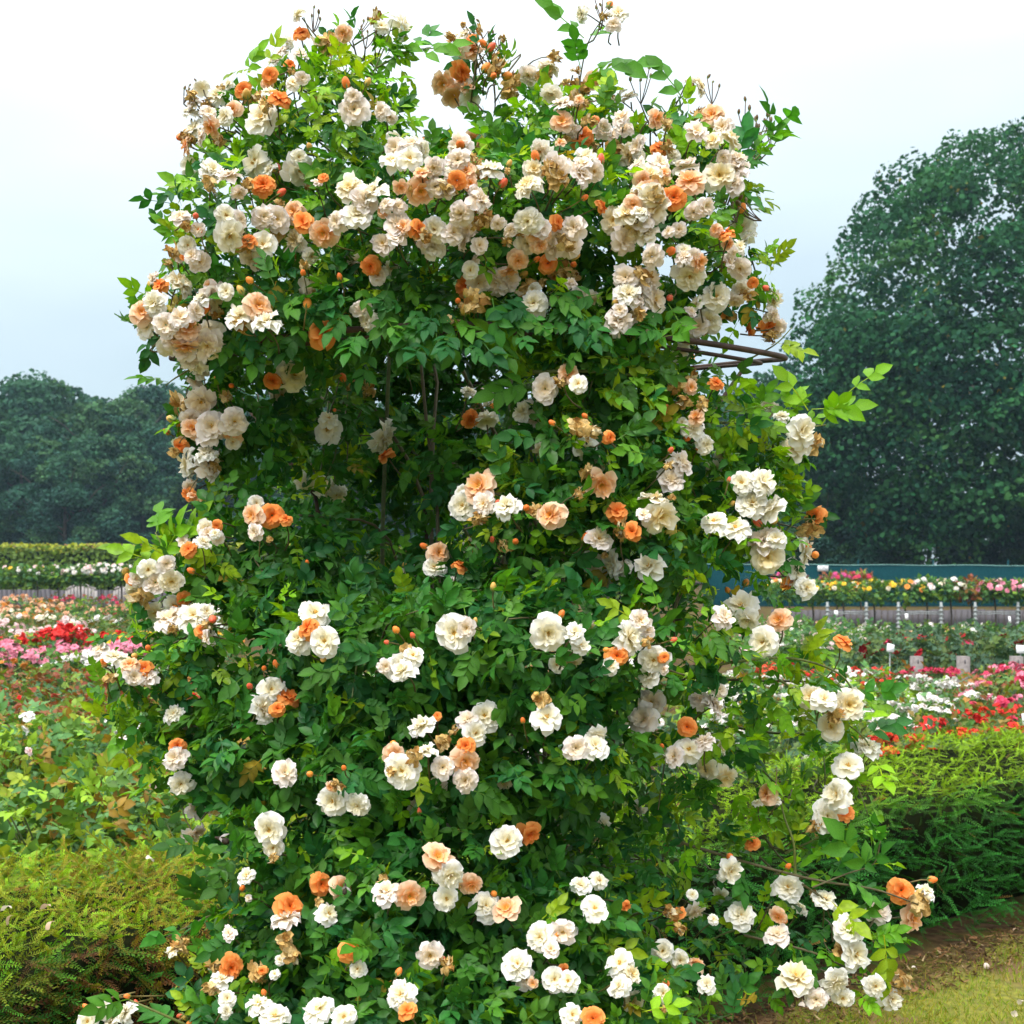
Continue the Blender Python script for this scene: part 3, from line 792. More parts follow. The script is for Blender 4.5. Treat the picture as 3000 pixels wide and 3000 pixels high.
rows(p_crm, [9.0, 9.6, 10.2, 10.8, 11.4, 12.0], 2840, 3120, 0.62, 'bush covered in small crimson and pink sprays beside the white spray bushes', 'crimson and pink spray bushes', 0.10)
rows([bush_proto(425, 0.64, 0.38, 120, 0.10, 'bronze', [('crimson', 28)], 0.062, 7)], [11.2, 11.8], 2640, 2840, 0.62, 'bush of dense crimson sprays behind the white spray bushes', 'crimson bushes behind the white sprays', 0.10)
rows([bush_proto(428, 0.62, 0.38, 120, 0.10, 'bronze', [('scarlet', 18), ('red', 8)], 0.06, 5)], [11.2, 11.8], 2180, 2640, 0.62, 'bush of orange-red sprays behind the white spray bushes', 'orange-red bushes behind the white sprays', 0.10)
p_drd = [bush_proto(431, 0.80, 0.48, 210, 0.125, 'blue', [('darkred', 7)], 0.115, 2, 0.04, 0.25), bush_proto(432, 0.82, 0.48, 210, 0.125, 'blue', [('darkred', 5), ('crimson', 1)], 0.115, 2, 0.04, 0.25)]
rows(p_drd, [13.4, 14.2, 15.0], 2560, 3080, 0.72, 'tall blue-green bush with velvety dark red roses in front of the metal frames', 'dark red rose bushes', 0.12)
rows([bush_proto(435, 0.74, 0.45, 190, 0.125, 'green', [('palepink', 9), ('white', 5)], 0.10, 4, 0.02, 0.1)], [14.5, 15.5, 16.8, 18.0], 2180, 2560, 0.75, 'bush with pale pink and white roses beside the dark red bushes', 'pale pink bushes beside the dark red ones', 0.12)
rows([bush_proto(436, 0.55, 0.45, 110, 0.125, 'green', [('white', 5), ('peach', 3)], 0.10, 3)], [19.5, 22.0], 2200, 3080, 0.95, 'green bush with few pale roses just in front of the metal frames', 'sparse pale bushes before the frames', 0.15)
# beds hidden behind the climbing rose
rows([bush_proto(437, 0.75, 0.45, 110, 0.125, 'green', [('white', 6), ('peach', 3)], 0.10, 3)], [8.5, 10.5, 13, 16, 20], 950, 1950, 1.0, 'green bush with white and peach roses seen through gaps in the climbing rose', 'bushes behind the climbing rose', 0.15)

# standard roses on stems
def standard(px, Y, zc, rad, key, seed, label, group, n=22, bs=0.12, pal='green'):
    r = np.random.default_rng(seed)
    p = P(px, 0, Y)
    o = empty('standard_rose', (p[0], Y, 0)); tag(o, label, 'standard rose', group)
    tv, tf, _ = tube(curve([(0, 0, 0), (0.02, 0, zc * 0.45), (-0.01, 0, zc - 0.15)], 5), 0.018, 6)
    link('stem', mesh('stem', tv, tf, M['bark']), o)
    nl = 260
    d = rand_dirs(r, nl); q = rad * r.random(nl) ** 0.4
    pos = d * q[:, None] * np.array([1.25, 1.0, 0.62]) + np.array([0, 0, zc])
    tint = np.array(PAL[pal])[r.integers(len(PAL[pal]), size=nl)] * r.uniform(0.7, 1.25, (nl, 1))
    T, F, TC = BED_LEAVES[0]
    V, F2, C = scatter(T, F, pos, frames(norm(d + 0.7 * r.normal(size=(nl, 3))), norm(np.array([0, 0, 1.0]) + 0.5 * d + 0.4 * r.normal(size=(nl, 3)))), 0.13 * r.uniform(0.7, 1.2, nl), tint, TC)
    link('crown', mesh('crown', V, F2, M['bedleaf'], C), o, 'stuff')
    keys = key if isinstance(key, tuple) else (key,)
    for k in range(n):
        a = r.uniform(0, 6.28); z = r.uniform(0.1, 1.0)
        h = math.sqrt(1 - z * z)
        dd = np.array([math.cos(a) * h * 1.25, math.sin(a) * h, z * 0.66])
        b = link('blossom', BB[keys[k % len(keys)]], o); b.location = tuple(dd * rad * r.uniform(0.95, 1.08) + np.array([0, 0, zc]))
        b.rotation_mode = 'QUATERNION'; b.rotation_quaternion = Vector(norm(dd + np.array([0, -0.3, 0.4]))).to_track_quat('Z', 'Y')
        zz = bs * r.uniform(0.8, 1.2); b.scale = (zz, zz, zz)
for i, px in enumerate((2290, 2380, 2470, 2560, 2650)):
    standard(px, 27.0 + 0.2 * (i % 2), 0.98, 0.36, ('yellow', 'yellow', 'yellow', 'cream', 'orange'), 500 + i, 'standard rose on a bare stem crowned with yellow flowers', 'yellow standard roses', 15, 0.13)
for i, px in enumerate((2715, 2785)):
    standard(px, 27.1, 1.02, 0.36, ('white', 'cream', 'white', 'palepink'), 510 + i, 'standard rose on a bare stem with white flowers beside the yellow ones', 'white standard roses right of the yellow ones', 13, 0.14)
standard(2845, 27.0, 1.04, 0.38, ('palepink', 'peach'), 520, 'standard rose with bronze foliage and almost no flowers', 'bronze standard rose', 3, 0.10, 'bronze')
for i, px in enumerate((2915, 2985, 3055)):
    standard(px, 26.9, 0.98, 0.38, ('pink', 'pink', 'palepink', 'pink'), 530 + i, 'standard rose on a stem with a weeping head of round pink flowers', 'pink standard roses', 34, 0.13)
for i, px in enumerate((2310, 2450, 2520)):
    standard(px, 30.5, 1.15, 0.34, ('magenta', 'crimson', 'magenta'), 540 + i, 'standard rose with magenta flowers rising behind the yellow standards', 'magenta standard roses', 11, 0.14, 'bronze')
for i, px in enumerate((-40, 40, 110, 170)):
    standard(px, 31.0, 1.30, 0.36, ('white', 'white', 'palepink', 'yellow'), 550 + i, 'loose white-flowered standard rose below the far hedge', 'loose white standard roses below the far hedge', 11, 0.12)
for i, px in enumerate((235, 295, 355, 415, 475)):
    standard(px, 31.0, 1.33, 0.37, ('palepink', 'white', 'white'), 560 + i, 'standard rose packed with blush white flowers behind the benches', 'blush white standard roses behind the benches', 34, 0.13)

# white plant labels, concrete markers
def plant_label(px, py, Y, w, h, tilt, label, group=None):
    p = P(px, py, Y)
    o = empty('plant_label', (p[0], Y, 0)); tag(o, label, 'plant label', group)
    V, F = box_arr(-w / 2, w / 2, -0.004, 0.004, -h / 2, h / 2)
    q = link('plate', mesh('plate', V, F, M['white']), o); q.location = (0, -0.02, p[2]); q.rotation_euler = (R(-18), tilt, 0)
    tv, tf, _ = tube([(0, 0.01, 0), (0, 0, p[2])], 0.006, 6)
    link('stake', mesh('stake', tv, tf, M['galv']), o)
plant_label(2607, 1898, 12.75, 0.075, 0.085, R(14), 'white tilted label plate on a stake beside two dark red roses')
plant_label(2990, 1902, 12.75, 0.105, 0.085, R(5), 'white label plate on a stake above a concrete marker')
plant_label(2449, 1796, 26.3, 0.08, 0.11, 0, 'small white tag hanging below the frame rail under yellow standards')
plant_label(2655, 1806, 26.3, 0.07, 0.13, R(3), 'narrow white tag below the frame rail beside a dark red rose')
plant_label(2957, 1815, 26.3, 0.05, 0.14, 0, 'slim white tag under the frame rail below the pink standards')
plant_label(3003, 2110, 8.0, 0.05, 0.09, 0, 'white tag standing among the small red flowers behind the hedge')
def marker(px, py, Y, w, label):
    p = P(px, py, Y)
    o = empty('concrete_marker', (p[0], Y, 0)); tag(o, label, 'marker block', 'concrete markers in front of the dark red bushes')
    hb = p[2] + 0.05
    V, F = box_arr(-w / 2, w / 2, -0.05, 0.05, 0, hb)
    link('block', mesh('block', V, F, M['concrete']), o)
    V, F = box_arr(-0.006, 0.006, -0.053, -0.05, hb - 0.07, hb - 0.03)
    link('engraved_stroke', mesh('engraved_stroke', V, F, M['plank']), o)
for px in (2685, 2822, 2978):
    marker(px, 1937, 12.6, 0.105, 'small square concrete marker block in front of the dark red bushes')

# ------------------------------------------------------------------ clipped yew hedge
def sprig(pairs, seed):
    r = np.random.default_rng(seed)
    V, F, C = [], [], []
    def sp(t): return np.array([0.06 * math.sin(t * 2 + seed), t, -0.16 * t * t])
    for i in range(pairs):
        t = 0.06 + 0.92 * i / (pairs - 1)
        L = 0.21 * (1 - 0.45 * t) * r.uniform(0.85, 1.1)
        for sg in (-1, 1):
            b = sp(t); d = norm(np.array([sg * math.cos(R(38 + 20 * t)), math.sin(R(38 + 20 * t)), r.normal(0.1, 0.15)]))
            sd = np.array([-d[1] * sg, d[0] * sg, 0]) * 0.027
            k = len(V)
            V += [b - sd * 0.6, b + d * L * 0.55 - sd, b + d * L, b + d * L * 0.5 + sd]
            F.append((k, k + 1, k + 2, k + 3))
            g = 0.62 + 0.75 * t
            C += [(g, g, g)] * 4
    k = len(V)
    for t in (0, 0.5, 1.0):
        b = sp(t); V += [b + (-0.010, 0, 0), b + (0.010, 0, 0.006)]; C += [(1.1, 0.75, 0.5)] * 2
    F += [(k, k + 1, k + 3, k + 2), (k + 2, k + 3, k + 5, k + 4)]
    return np.array(V), np.array(F), np.array(C)
SPR = [sprig(9, 1), sprig(8, 2), sprig(9, 3)]
hd = empty('yew_hedge', (0, HA, 0))
tag(hd, 'clipped dark green yew hedge running diagonally behind the climbing rose', 'hedge')
hv = norm(np.array([1.0, HS, 0])); hn = norm(np.array([HS, -1.0, 0]))       # along, outward front
perp = (HB - HA) / math.sqrt(1 + HS * HS)
ry = np.random.default_rng(19)
S0, S1 = -2.7, 4.7
# irregular core
ns_, nt_ = 40, 8
V, F = [], []
prof = [(0.24, 0.0), (0.14, 0.16), (0.10, 0.45), (0.11, HH - 0.07), (0.30, HH - 0.055), (0.65, HH - 0.055), (perp - 0.08, HH - 0.07), (perp - 0.05, 0.0)]
for i in range(ns_):
    s_ = S0 + (S1 - S0) * i / (ns_ - 1)
    for (d, z) in prof:
        q = hv * s_ - hn * (d + ry.uniform(-0.02, 0.02)); V.append((q[0], q[1], z + (ry.uniform(-0.02, 0.02) if z else 0)))
for i in range(ns_ - 1):
    for j in range(nt_ - 1): F.append((i * nt_ + j, i * nt_ + j + 1, (i + 1) * nt_ + j + 1, (i + 1) * nt_ + j))
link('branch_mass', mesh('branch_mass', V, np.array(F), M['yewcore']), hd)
nF, nT, nB = 10500, 11600, 200
n = nF + nT + nB
s_ = ry.uniform(S0, S1, n)
near = ry.random(n) < 0.33
s_[near] = ry.uniform(-2.3, -0.1, near.sum())
lump = 0.035 * np.sin(s_ * 4.1) + 0.025 * np.sin(s_ * 9.7 + 1)
zf = 0.03 + (HH - 0.05) * ry.random(nF) ** 0.9
face = np.arange(n) < nF
topm = (np.arange(n) >= nF) & (np.arange(n) < nF + nT)
d_ = np.where(face, ry.uniform(0.0, 0.09, n), np.where(topm, ry.uniform(0.0, perp, n), perp - ry.uniform(0, 0.08, n)))
z_ = np.where(topm, HH - 0.045 + 0.05 * ry.random(n) + lump * 0.4, 0.0)
z_[:nF] = zf; z_[nF + nT:] = ry.uniform(0.1, HH, nB)
rise = np.clip((-s_ - 0.1) / 2.0, 0, 1)
z_ = np.where(topm, z_ + 0.03 * rise, z_)
pos = hv[None] * s_[:, None] - hn[None] * (d_ + lump * face)[:, None]; pos[:, 2] = z_
up = np.array([0, 0, 1.0])
axF = norm(hn * 0.8 + up * 0.20 + hv * 0.3 + 0.6 * ry.normal(size=(n, 3)))
axT = norm(up * 0.42 + hn * 0.2 + 0.75 * ry.normal(size=(n, 3)) * np.array([1, 1, 0.5]))
axB = norm(-hn + up * 0.3 + 0.5 * ry.normal(size=(n, 3)))
ax = np.where(face[:, None], axF, np.where(topm[:, None], axT, axB))
nr = norm(np.where(face[:, None], up * 0.9 + hn * 0.5, hn * 0.25 + up * 0.9) + 0.5 * ry.normal(size=(n, 3)))
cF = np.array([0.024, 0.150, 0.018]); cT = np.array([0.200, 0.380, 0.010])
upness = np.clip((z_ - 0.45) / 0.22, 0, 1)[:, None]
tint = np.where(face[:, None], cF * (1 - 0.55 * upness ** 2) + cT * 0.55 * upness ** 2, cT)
# old golden and browned growth in the left stretch of the hedge
gold = np.exp(-((s_ + 0.95) / 0.55) ** 2) * (ry.random(n) < 0.55)
gold = gold * np.where(topm | (z_ > 0.40), 1.0, 0.25)
tint = tint * (1 - gold[:, None]) + np.array([0.25, 0.215, 0.018]) * gold[:, None]
brown = (ry.random(n) < 0.30 * np.exp(-((s_ + 1.15) / 0.35) ** 2)) & (z_ < HH - 0.02)
tint[brown] = np.array([0.16, 0.075, 0.03])
brown = ry.random(n) < 0.012
tint[brown] = np.array([0.20, 0.13, 0.03])
tint = tint * ry.uniform(0.65, 1.3, (n, 1))
size = np.where(topm, 0.051, 0.076) * ry.uniform(0.65, 1.25, n)
# the shoots that show largest are parts, the rest one mass
crd = np.abs(s_ - 1.2) + 3.0 * ry.random(n)
score = np.where(topm, pos[:, 1] + HA, pos[:, 1] + HA + 0.3) + 2.5 * ry.random(n) + np.where((s_ > -1.9) & (s_ < 3.4), 0, 50) + np.where((s_ > -0.25) & (s_ < 1.5), 6, 0)
pick = np.argsort(score)[:240]
isp = np.zeros(n, bool); isp[pick] = True
s = Soup()
for k, (T, F, TC) in enumerate(SPR):
    m = (~isp) & (np.arange(n) % 3 == k)
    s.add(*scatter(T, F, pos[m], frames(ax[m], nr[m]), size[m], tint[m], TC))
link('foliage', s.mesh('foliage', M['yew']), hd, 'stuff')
def col_key(c): return tuple(np.round(np.array(c) / 0.03).astype(int))
SPM = {}
def sprig_mesh(k, c):
    key = (k, col_key(c))
    if key not in SPM:
        T, F, TC = SPR[k]
        SPM[key] = mesh('shoot', T, F, M['yew'], np.clip(TC * np.array(c), 0, 1))
    return SPM[key]
FR = frames(ax, nr)
def put(name, me, parent, p, rot, sc_):
    o = link(name, me, parent)
    o.matrix_basis = Matrix.Translation(p.tolist()) @ Matrix(rot.tolist()).to_4x4() @ Matrix.Diagonal((sc_, sc_, sc_, 1))
    return o
for i in pick:
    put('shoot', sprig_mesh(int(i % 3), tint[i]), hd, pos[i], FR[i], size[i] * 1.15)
# long unclipped shoots standing proud of the hedge top
for (px, py, Y, L, tx, tz) in ((265, 2590, 3.15, 0.13, -0.5, 0.85), (385, 2560, 3.2, 0.16, -0.7, 0.8), (120, 2600, 3.1, 0.09, 0.2, 1), (470, 2520, 3.3, 0.12, -0.3, 1), (560, 2480, 3.4, 0.12, 0.1, 1), (650, 2460, 3.4, 0.12, 0.3, 1)):
    p = P(px, py, Y) - np.array([0, HA, 0])
    a = norm(np.array([tx, -0.1, tz]))
    put('shoot', sprig_mesh(px % 3, np.array([0.19, 0.28, 0.02])), hd, p, frames(a[None], norm(np.array([[0.2, -1.0, 0.35]])))[0], L)

# ------------------------------------------------------------------ grass of the lawn
rg = np.random.default_rng(29)
n = 72000
gx = np.where(rg.random(n) < 0.75, rg.uniform(0.7, 2.7, n), rg.uniform(-0.5, 5.0, n)); gy = HA + HS * gx - 0.10 - rg.random(n) ** 0.9 * 2.0
dens = 0.5 + 0.5 * np.sin(gx * 3.1 + 1.2 * np.sin(gy * 2.3)) * np.sin(gy * 2.7 + gx)
dist = (HA + HS * gx - gy)
keep = rg.random(n) < np.clip(0.25 + 0.9 * dens, 0, 1) * np.clip((dist - 0.14) / 0.18, 0.05, 1)
gx, gy = gx[keep], gy[keep]; n = len(gx)
BL = np.array([(-0.06, 0, 0), (0.06, 0, 0), (0.035, 0.6, 0.06), (-0.035, 0.6, 0.06), (0.004, 1, 0.2), (-0.004, 1, 0.2)])
BF = np.array([(0, 1, 2, 3), (3, 2, 4, 5)])
ax = norm(np.stack([rg.normal(0, 0.6, n), rg.normal(0, 0.6, n), np.ones(n)], 1)); nr = norm(rg.normal(size=(n, 3)))
tg = np.array([[(0.21, 0.30, 0.012), (0.28, 0.30, 0.015), (0.29, 0.24, 0.03), (0.15, 0.26, 0.012)][k] for k in rg.integers(4, size=n)]) * rg.uniform(0.75, 1.25, (n, 1))
V, F, C = scatter(BL, BF, np.stack([gx, gy, np.full(n, 0.003)], 1), frames(ax, nr), 0.029 * rg.uniform(0.5, 1.3, n), tg, np.ones((6, 3)))
go = link('grass', mesh('grass', V, F, M['grass'], C), None, 'stuff')
go['label'] = 'short yellowish green mown grass beside the hedge foot'; go['category'] = 'grass'
# needle litter and crumbs on the bare strip under the hedge
n = 6000
lx = rg.uniform(0.2, 3.6, n); ld = 0.02 + 0.36 * rg.random(n) ** 1.2
tl = np.array([[(0.12, 0.065, 0.025), (0.20, 0.12, 0.05), (0.07, 0.045, 0.02), (0.11, 0.12, 0.02), (0.30, 0.22, 0.12)][k] for k in rg.choice(5, n, p=[.34, .22, .26, .14, .04])]) * rg.uniform(0.7, 1.3, (n, 1))
V, F, C = scatter(BL, BF, np.stack([lx, HA + HS * lx - ld, np.full(n, 0.008) + 0.01 * rg.random(n)], 1), frames(norm(rg.normal(size=(n, 3)) * np.array([1, 1, 0.25])), norm(np.array([0, 0, 1.0]) + 0.5 * rg.normal(size=(n, 3)))), (0.028 * rg.uniform(0.4, 1.3, n))[:, None] * np.array([[2.2, 1.0, 1.0]]), tl, np.ones((6, 3)))
lo = link('leaf_litter', mesh('leaf_litter', V, F, M['dry'], C), None, 'stuff')
lo['label'] = 'brown needle litter and soil crumbs under the hedge'; lo['category'] = 'litter'
# litter: fallen petals and dry leaves along the hedge foot, petals on the hedge top
def petal_mesh(c, seed):
    r = np.random.default_rng(seed)
    V, F, T = petal(1.0, 0.42, 0.25, 0, 1.2, 0.06, r)
    return mesh('petal', V - np.array([0.5, 0, 0]), F, M['petal'], np.broadcast_to(np.array(c), V.shape), True)
PM = [petal_mesh((0.74, 0.64, 0.54), 1), petal_mesh((0.62, 0.44, 0.30), 2)]
DL = mesh('dry_leaf', BED_LEAVES[1][0], BED_LEAVES[1][1], M['dry'], np.clip(BED_LEAVES[1][2] * np.array([0.20, 0.105, 0.05]), 0, 1))
for (px, py) in ((2680, 2850), (2890, 2845), (2350, 2960), (2975, 2735), (2990, 2950), (2970, 2985)):
    Y = EYE * FPX / (py - HOR); p = P(px, py, Y)
    o = link('fallen_petal', PM[px % 2]); o.location = (p[0], p[1], 0.022); o.rotation_euler = (rg.normal(0, 0.3), rg.normal(0, 0.3), rg.uniform(0, 6)); o.scale = (0.026,) * 3
    tag(o, 'pale fallen rose petal lying on the lawn by the hedge foot', 'petal', 'petals fallen on the lawn')
for k in range(46):
    x = rg.uniform(0.5, 3.4); y = HA + HS * x - rg.uniform(0.02, 0.42)
    o = link('dry_leaf', DL); o.location = (x, y, 0.016); o.rotation_euler = (rg.normal(0, 0.35), rg.normal(0, 0.35), rg.uniform(0, 6)); s_ = rg.uniform(0.035, 0.07); o.scale = (s_,) * 3
    tag(o, 'curled brown dry leaf on the bare soil at the hedge foot', 'dry leaf', 'dry leaves at the hedge foot')
for (px, py, Y) in ((440, 2525, 3.4), (630, 2567, 3.1), (620, 2600, 3.02), (25, 2705, 2.95), (145, 2720, 2.93), (135, 2665, 3.1), (20, 2670, 3.05)):
    p = P(px, py, Y)
    o = link('fallen_petal', PM[px % 2]); o.location = tuple(p + np.array([0, 0, 0.012])); o.rotation_euler = (0.3, rg.normal(0, 0.3), rg.uniform(0, 6)); o.scale = (0.028,) * 3
    tag(o, 'white petal caught on top of the clipped yew hedge', 'petal', 'petals caught on the hedge top')
# ------------------------------------------------------------------ climbing rose on its iron hoop
BX, BY = -0.06, 2.62            # foot of the rose
sup = empty('rose_support', (BX, BY, 0))
tag(sup, 'rusty iron hoop support inside the climbing rose', 'plant support')
th = np.linspace(0, 2 * math.pi, 49)
for (rad, dz, rr, tl) in ((0.645, 0.0, 0.0058, 0.028), (0.595, -0.010, 0.004, 0.026)):
    pts = np.stack([rad * np.cos(th) - 0.01, 0.72 * rad * np.sin(th), 2.035 + dz + tl * np.sin(th) + 0.012 * np.sin(3 * th)], 1)
    tv, tf, _ = tube(pts, rr, 8)
    link('hoop', mesh('hoop', tv, tf, M['iron'], None, True), sup)
for a in (0.35, 1.2, 1.95, 2.8):
    tv, tf, _ = tube([(0.28 * math.cos(a), 0.24 * math.sin(a), -0.1), (0.30 * math.cos(a), 0.26 * math.sin(a), 1.2), (0.40 * math.cos(a), 0.32 * math.sin(a), 1.75), (0.635 * math.cos(a) - 0.01, 0.46 * math.sin(a), 2.035 + 0.028 * math.sin(a))], 0.005, 6)
    link('leg', mesh('leg', tv, tf, M['iron']), sup)

# masses of growth: photo x, y, distance, half-width px, half-height px, half-depth m, density, youth of the leaves
BLOB = [(980, 450, 2.50, 260, 210, .26, 1.0, .55), (1060, 200, 2.50, 125, 100, .12, .7, .75), (730, 420, 2.45, 150, 110, .14, .5, .5), (850, 310, 2.5, 180, 100, .14, .8, .7),
        (1440, 240, 2.55, 50, 110, .10, .8, .5), (1640, 440, 2.55, 240, 110, .24, 1.0, .45), (1950, 450, 2.50, 160, 90, .18, .8, .55), (2060, 560, 2.5, 150, 170, .18, .8, .35),
        (1280, 690, 2.36, 420, 230, .28, 1.1, .3), (700, 720, 2.38, 190, 210, .22, .9, .45), (1880, 750, 2.42, 290, 240, .26, 1.0, .35), (560, 950, 2.32, 140, 110, .13, .8, .4),
        (2150, 830, 2.44, 110, 105, .13, .65, .45), (1550, 640, 2.32, 300, 210, .22, 1.0, .25), (900, 930, 2.36, 260, 140, .22, 1.1, .15), (1250, 930, 2.30, 220, 90, .16, 1.1, .2),
        (1700, 940, 2.34, 250, 110, .18, 1.0, .3), (1920, 930, 2.42, 180, 80, .16, .7, .35),
        (1350, 1000, 3.02, 560, 130, .14, 1.0, .05), (1350, 1180, 3.02, 560, 330, .16, 1.1, .05), (1300, 1500, 3.0, 460, 300, .14, 1.1, .05), (760, 1180, 2.55, 180, 230, .18, .9, .2), (960, 1240, 2.64, 140, 180, .12, .6, .35), (640, 1230, 2.48, 90, 170, .10, .55, .4),
        (1280, 1370, 2.6, 110, 110, .09, .5, .15), (1760, 1120, 2.32, 230, 140, .18, 1.0, .5), (1980, 1235, 2.42, 230, 135, .18, .8, .5), (1720, 1330, 2.30, 280, 150, .20, 1.0, .4), (2080, 1400, 2.45, 200, 200, .18, .75, .4),
        (2270, 1290, 2.45, 100, 80, .08, .5, .7), (1600, 1500, 2.28, 260, 140, .18, 1.0, .35), (1900, 1560, 2.34, 250, 170, .20, .9, .4), (2200, 1530, 2.44, 150, 180, .14, .7, .45), (1420, 1760, 2.32, 240, 110, .16, 1.1, .1),
        (780, 1620, 2.46, 230, 180, .20, 1.0, .2), (520, 1680, 2.42, 130, 110, .10, .6, .9), (1000, 1740, 2.5, 220, 160, .14, 1.0, .1),
        (800, 1900, 2.36, 260, 200, .22, 1.1, .15), (1150, 1920, 2.24, 320, 200, .24, 1.2, .03), (1550, 1900, 2.20, 330, 200, .24, 1.2, .05), (1900, 1860, 2.30, 260, 190, .22, 1.0, .2), (480, 1980, 2.38, 170, 180, .14, .7, .55),
        (2180, 1950, 2.42, 200, 190, .16, .6, .6), (2400, 2050, 2.45, 130, 110, .08, .35, .7), (560, 2180, 2.38, 150, 170, .14, .7, .4), (820, 2180, 2.28, 260, 180, .20, 1.1, .1), (1200, 2200, 2.18, 330, 180, .24, 1.2, .03),
        (1560, 2170, 2.20, 300, 170, .22, 1.1, .1), (1950, 2200, 2.38, 250, 180, .18, .7, .5), (2250, 2230, 2.46, 180, 170, .12, .5, .75), (2450, 2330, 2.45, 110, 140, .08, .35, .6),
        (900, 2450, 2.22, 280, 170, .20, 1.1, .08), (1250, 2480, 2.14, 320, 180, .22, 1.2, .05), (1620, 2470, 2.34, 280, 170, .18, .9, .1), (1950, 2480, 2.45, 250, 170, .14, .6, .35), (2250, 2480, 2.46, 190, 130, .10, .45, .7),
        (850, 2680, 2.16, 240, 150, .18, 1.1, .2), (1200, 2720, 2.08, 320, 180, .22, 1.2, .08), (1580, 2700, 2.14, 280, 180, .20, 1.1, .1), (1900, 2700, 2.34, 240, 160, .14, .7, .25), (2200, 2720, 2.42, 190, 110, .09, .45, .5),
        (2480, 2720, 2.40, 120, 80, .06, .35, .5), (800, 2900, 2.08, 220, 150, .16, 1.1, .15), (1250, 2950, 2.00, 380, 180, .22, 1.2, .15), (1680, 2900, 2.08, 280, 180, .18, 1.0, .15), (2000, 2920, 2.3, 200, 130, .12, .6, .2), (2400, 2870, 2.36, 170, 70, .06, .35, .4)]
ell = []
for (px, py, Y, rx, ry_, rz, dn, yo) in BLOB:
    c = P(px, py, Y)
    if px > 1880 and py > 1840: dn *= 0.55 if py < 2350 else 0.42
    ell.append((*c, rx / FPX * Y, rz, ry_ / FPX * Y, dn, yo))
# growth on the far side and below the picture
rr_ = np.random.default_rng(61)
for k in range(16):
    z = rr_.uniform(0.95, 2.35); a = rr_.uniform(0.1, math.pi - 0.1); q = 0.38 + 0.10 * math.sin(z * 5)
    ell.append((BX + q * math.cos(a), BY + 0.12 + q * 0.7 * math.sin(a), z, rr_.uniform(.15, .26), rr_.uniform(.14, .2), rr_.uniform(.12, .2), .55, .2))
for k in range(10):
    z = rr_.uniform(0.25, 0.75); a = rr_.uniform(0, 6.28)
    ell.append((BX + 0.28 * math.cos(a), BY - 0.25 + 0.25 * math.sin(a), z, .24, .22, .16, .6, .1))
ell = np.array(ell)
NFRONT = len(BLOB)

def front_depth(px, py):
    d = np.array([(px - 1500) / FPX, 1.0, -(py - HOR) / FPX]); o = np.array([0, 0, EYE])
    E = ell[:NFRONT]; E = E[E[:, 1] < 2.7]
    iv = 1 / E[:, 3:6]
    oc_ = (o - E[:, :3]) * iv; dd = d * iv
    a = (dd * dd).sum(1); b = (oc_ * dd).sum(1); c = (oc_ * oc_).sum(1) - 1
    disc = b * b - a * c
    hit = disc > 0
    if hit.any():
        t = (-b[hit] - np.sqrt(disc[hit])) / a[hit]; i = np.where(hit)[0][t.argmin()]
        return t.min(), E[i, :3]
    i = (disc / a ** 2).argmax()
    j = np.hypot((E[:, 0] / E[:, 1] - d[0]), (E[:, 2] - EYE) / E[:, 1] - d[2]).argmin()
    return E[j, 1], E[j, :3]

rose = empty('climbing_rose', (BX, BY, 0))
tag(rose, 'tall climbing rose with cream, blush and apricot blossoms spilling over an iron hoop', 'climbing rose')
OFF = np.array([BX, BY, 0.0])

# --- leaves
rl = np.random.default_rng(4)
POS, AX, NRM, TNT, SZ = [], [], [], [], []
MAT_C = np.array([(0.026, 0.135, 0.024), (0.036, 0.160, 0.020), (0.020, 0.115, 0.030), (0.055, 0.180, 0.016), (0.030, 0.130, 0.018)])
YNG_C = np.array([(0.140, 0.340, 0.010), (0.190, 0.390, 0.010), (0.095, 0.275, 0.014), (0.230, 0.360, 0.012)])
for bi, (x, y, z, ax_, ay_, az_, dn, yo) in enumerate(ell):
    area = 4 * math.pi * (((ax_ * ay_) ** 1.6 + (ax_ * az_) ** 1.6 + (ay_ * az_) ** 1.6) / 3) ** (1 / 1.6)
    n = int((790 if bi < NFRONT else 420) * area * dn * (0.8 if z > 2.05 else 1.0)) + 6
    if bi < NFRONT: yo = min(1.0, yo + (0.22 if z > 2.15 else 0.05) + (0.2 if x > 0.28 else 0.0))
    d = rand_dirs(rl, n)
    if bi < NFRONT:
        fl = (d[:, 1] > 0.25) & (rl.random(n) < 0.7); d[fl, 1] *= -1
    rad = 1.0 - 0.5 * rl.random(n) ** 1.6 + 0.06 * rl.normal(size=n)
    p = np.array([x, y, z]) + d * np.array([ax_, ay_, az_]) * rad[:, None]
    out = norm(d / np.array([ax_, ay_, az_]))
    POS.append(p)
    AX.append(norm(out * 0.55 + 0.9 * rl.normal(size=(n, 3)) * np.array([1, 0.7, 0.8]) + np.array([0, 0, -0.05])))
    NRM.append(norm(out * 0.55 + np.array([0, -0.30, 0.62]) + 0.48 * rl.normal(size=(n, 3))))
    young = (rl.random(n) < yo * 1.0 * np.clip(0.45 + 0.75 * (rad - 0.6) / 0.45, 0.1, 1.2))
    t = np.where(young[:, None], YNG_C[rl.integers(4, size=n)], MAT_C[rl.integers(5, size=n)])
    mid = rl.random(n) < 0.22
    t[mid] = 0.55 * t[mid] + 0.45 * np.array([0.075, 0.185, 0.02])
    sick = rl.random(n) < 0.004
    t[sick] = np.array([0.30, 0.24, 0.03])
    TNT.append(t * rl.uniform(0.75, 1.25, (n, 1)))
    SZ.append(0.066 * rl.uniform(0.65, 1.25, n) * np.where(young, 0.92, 1.0))
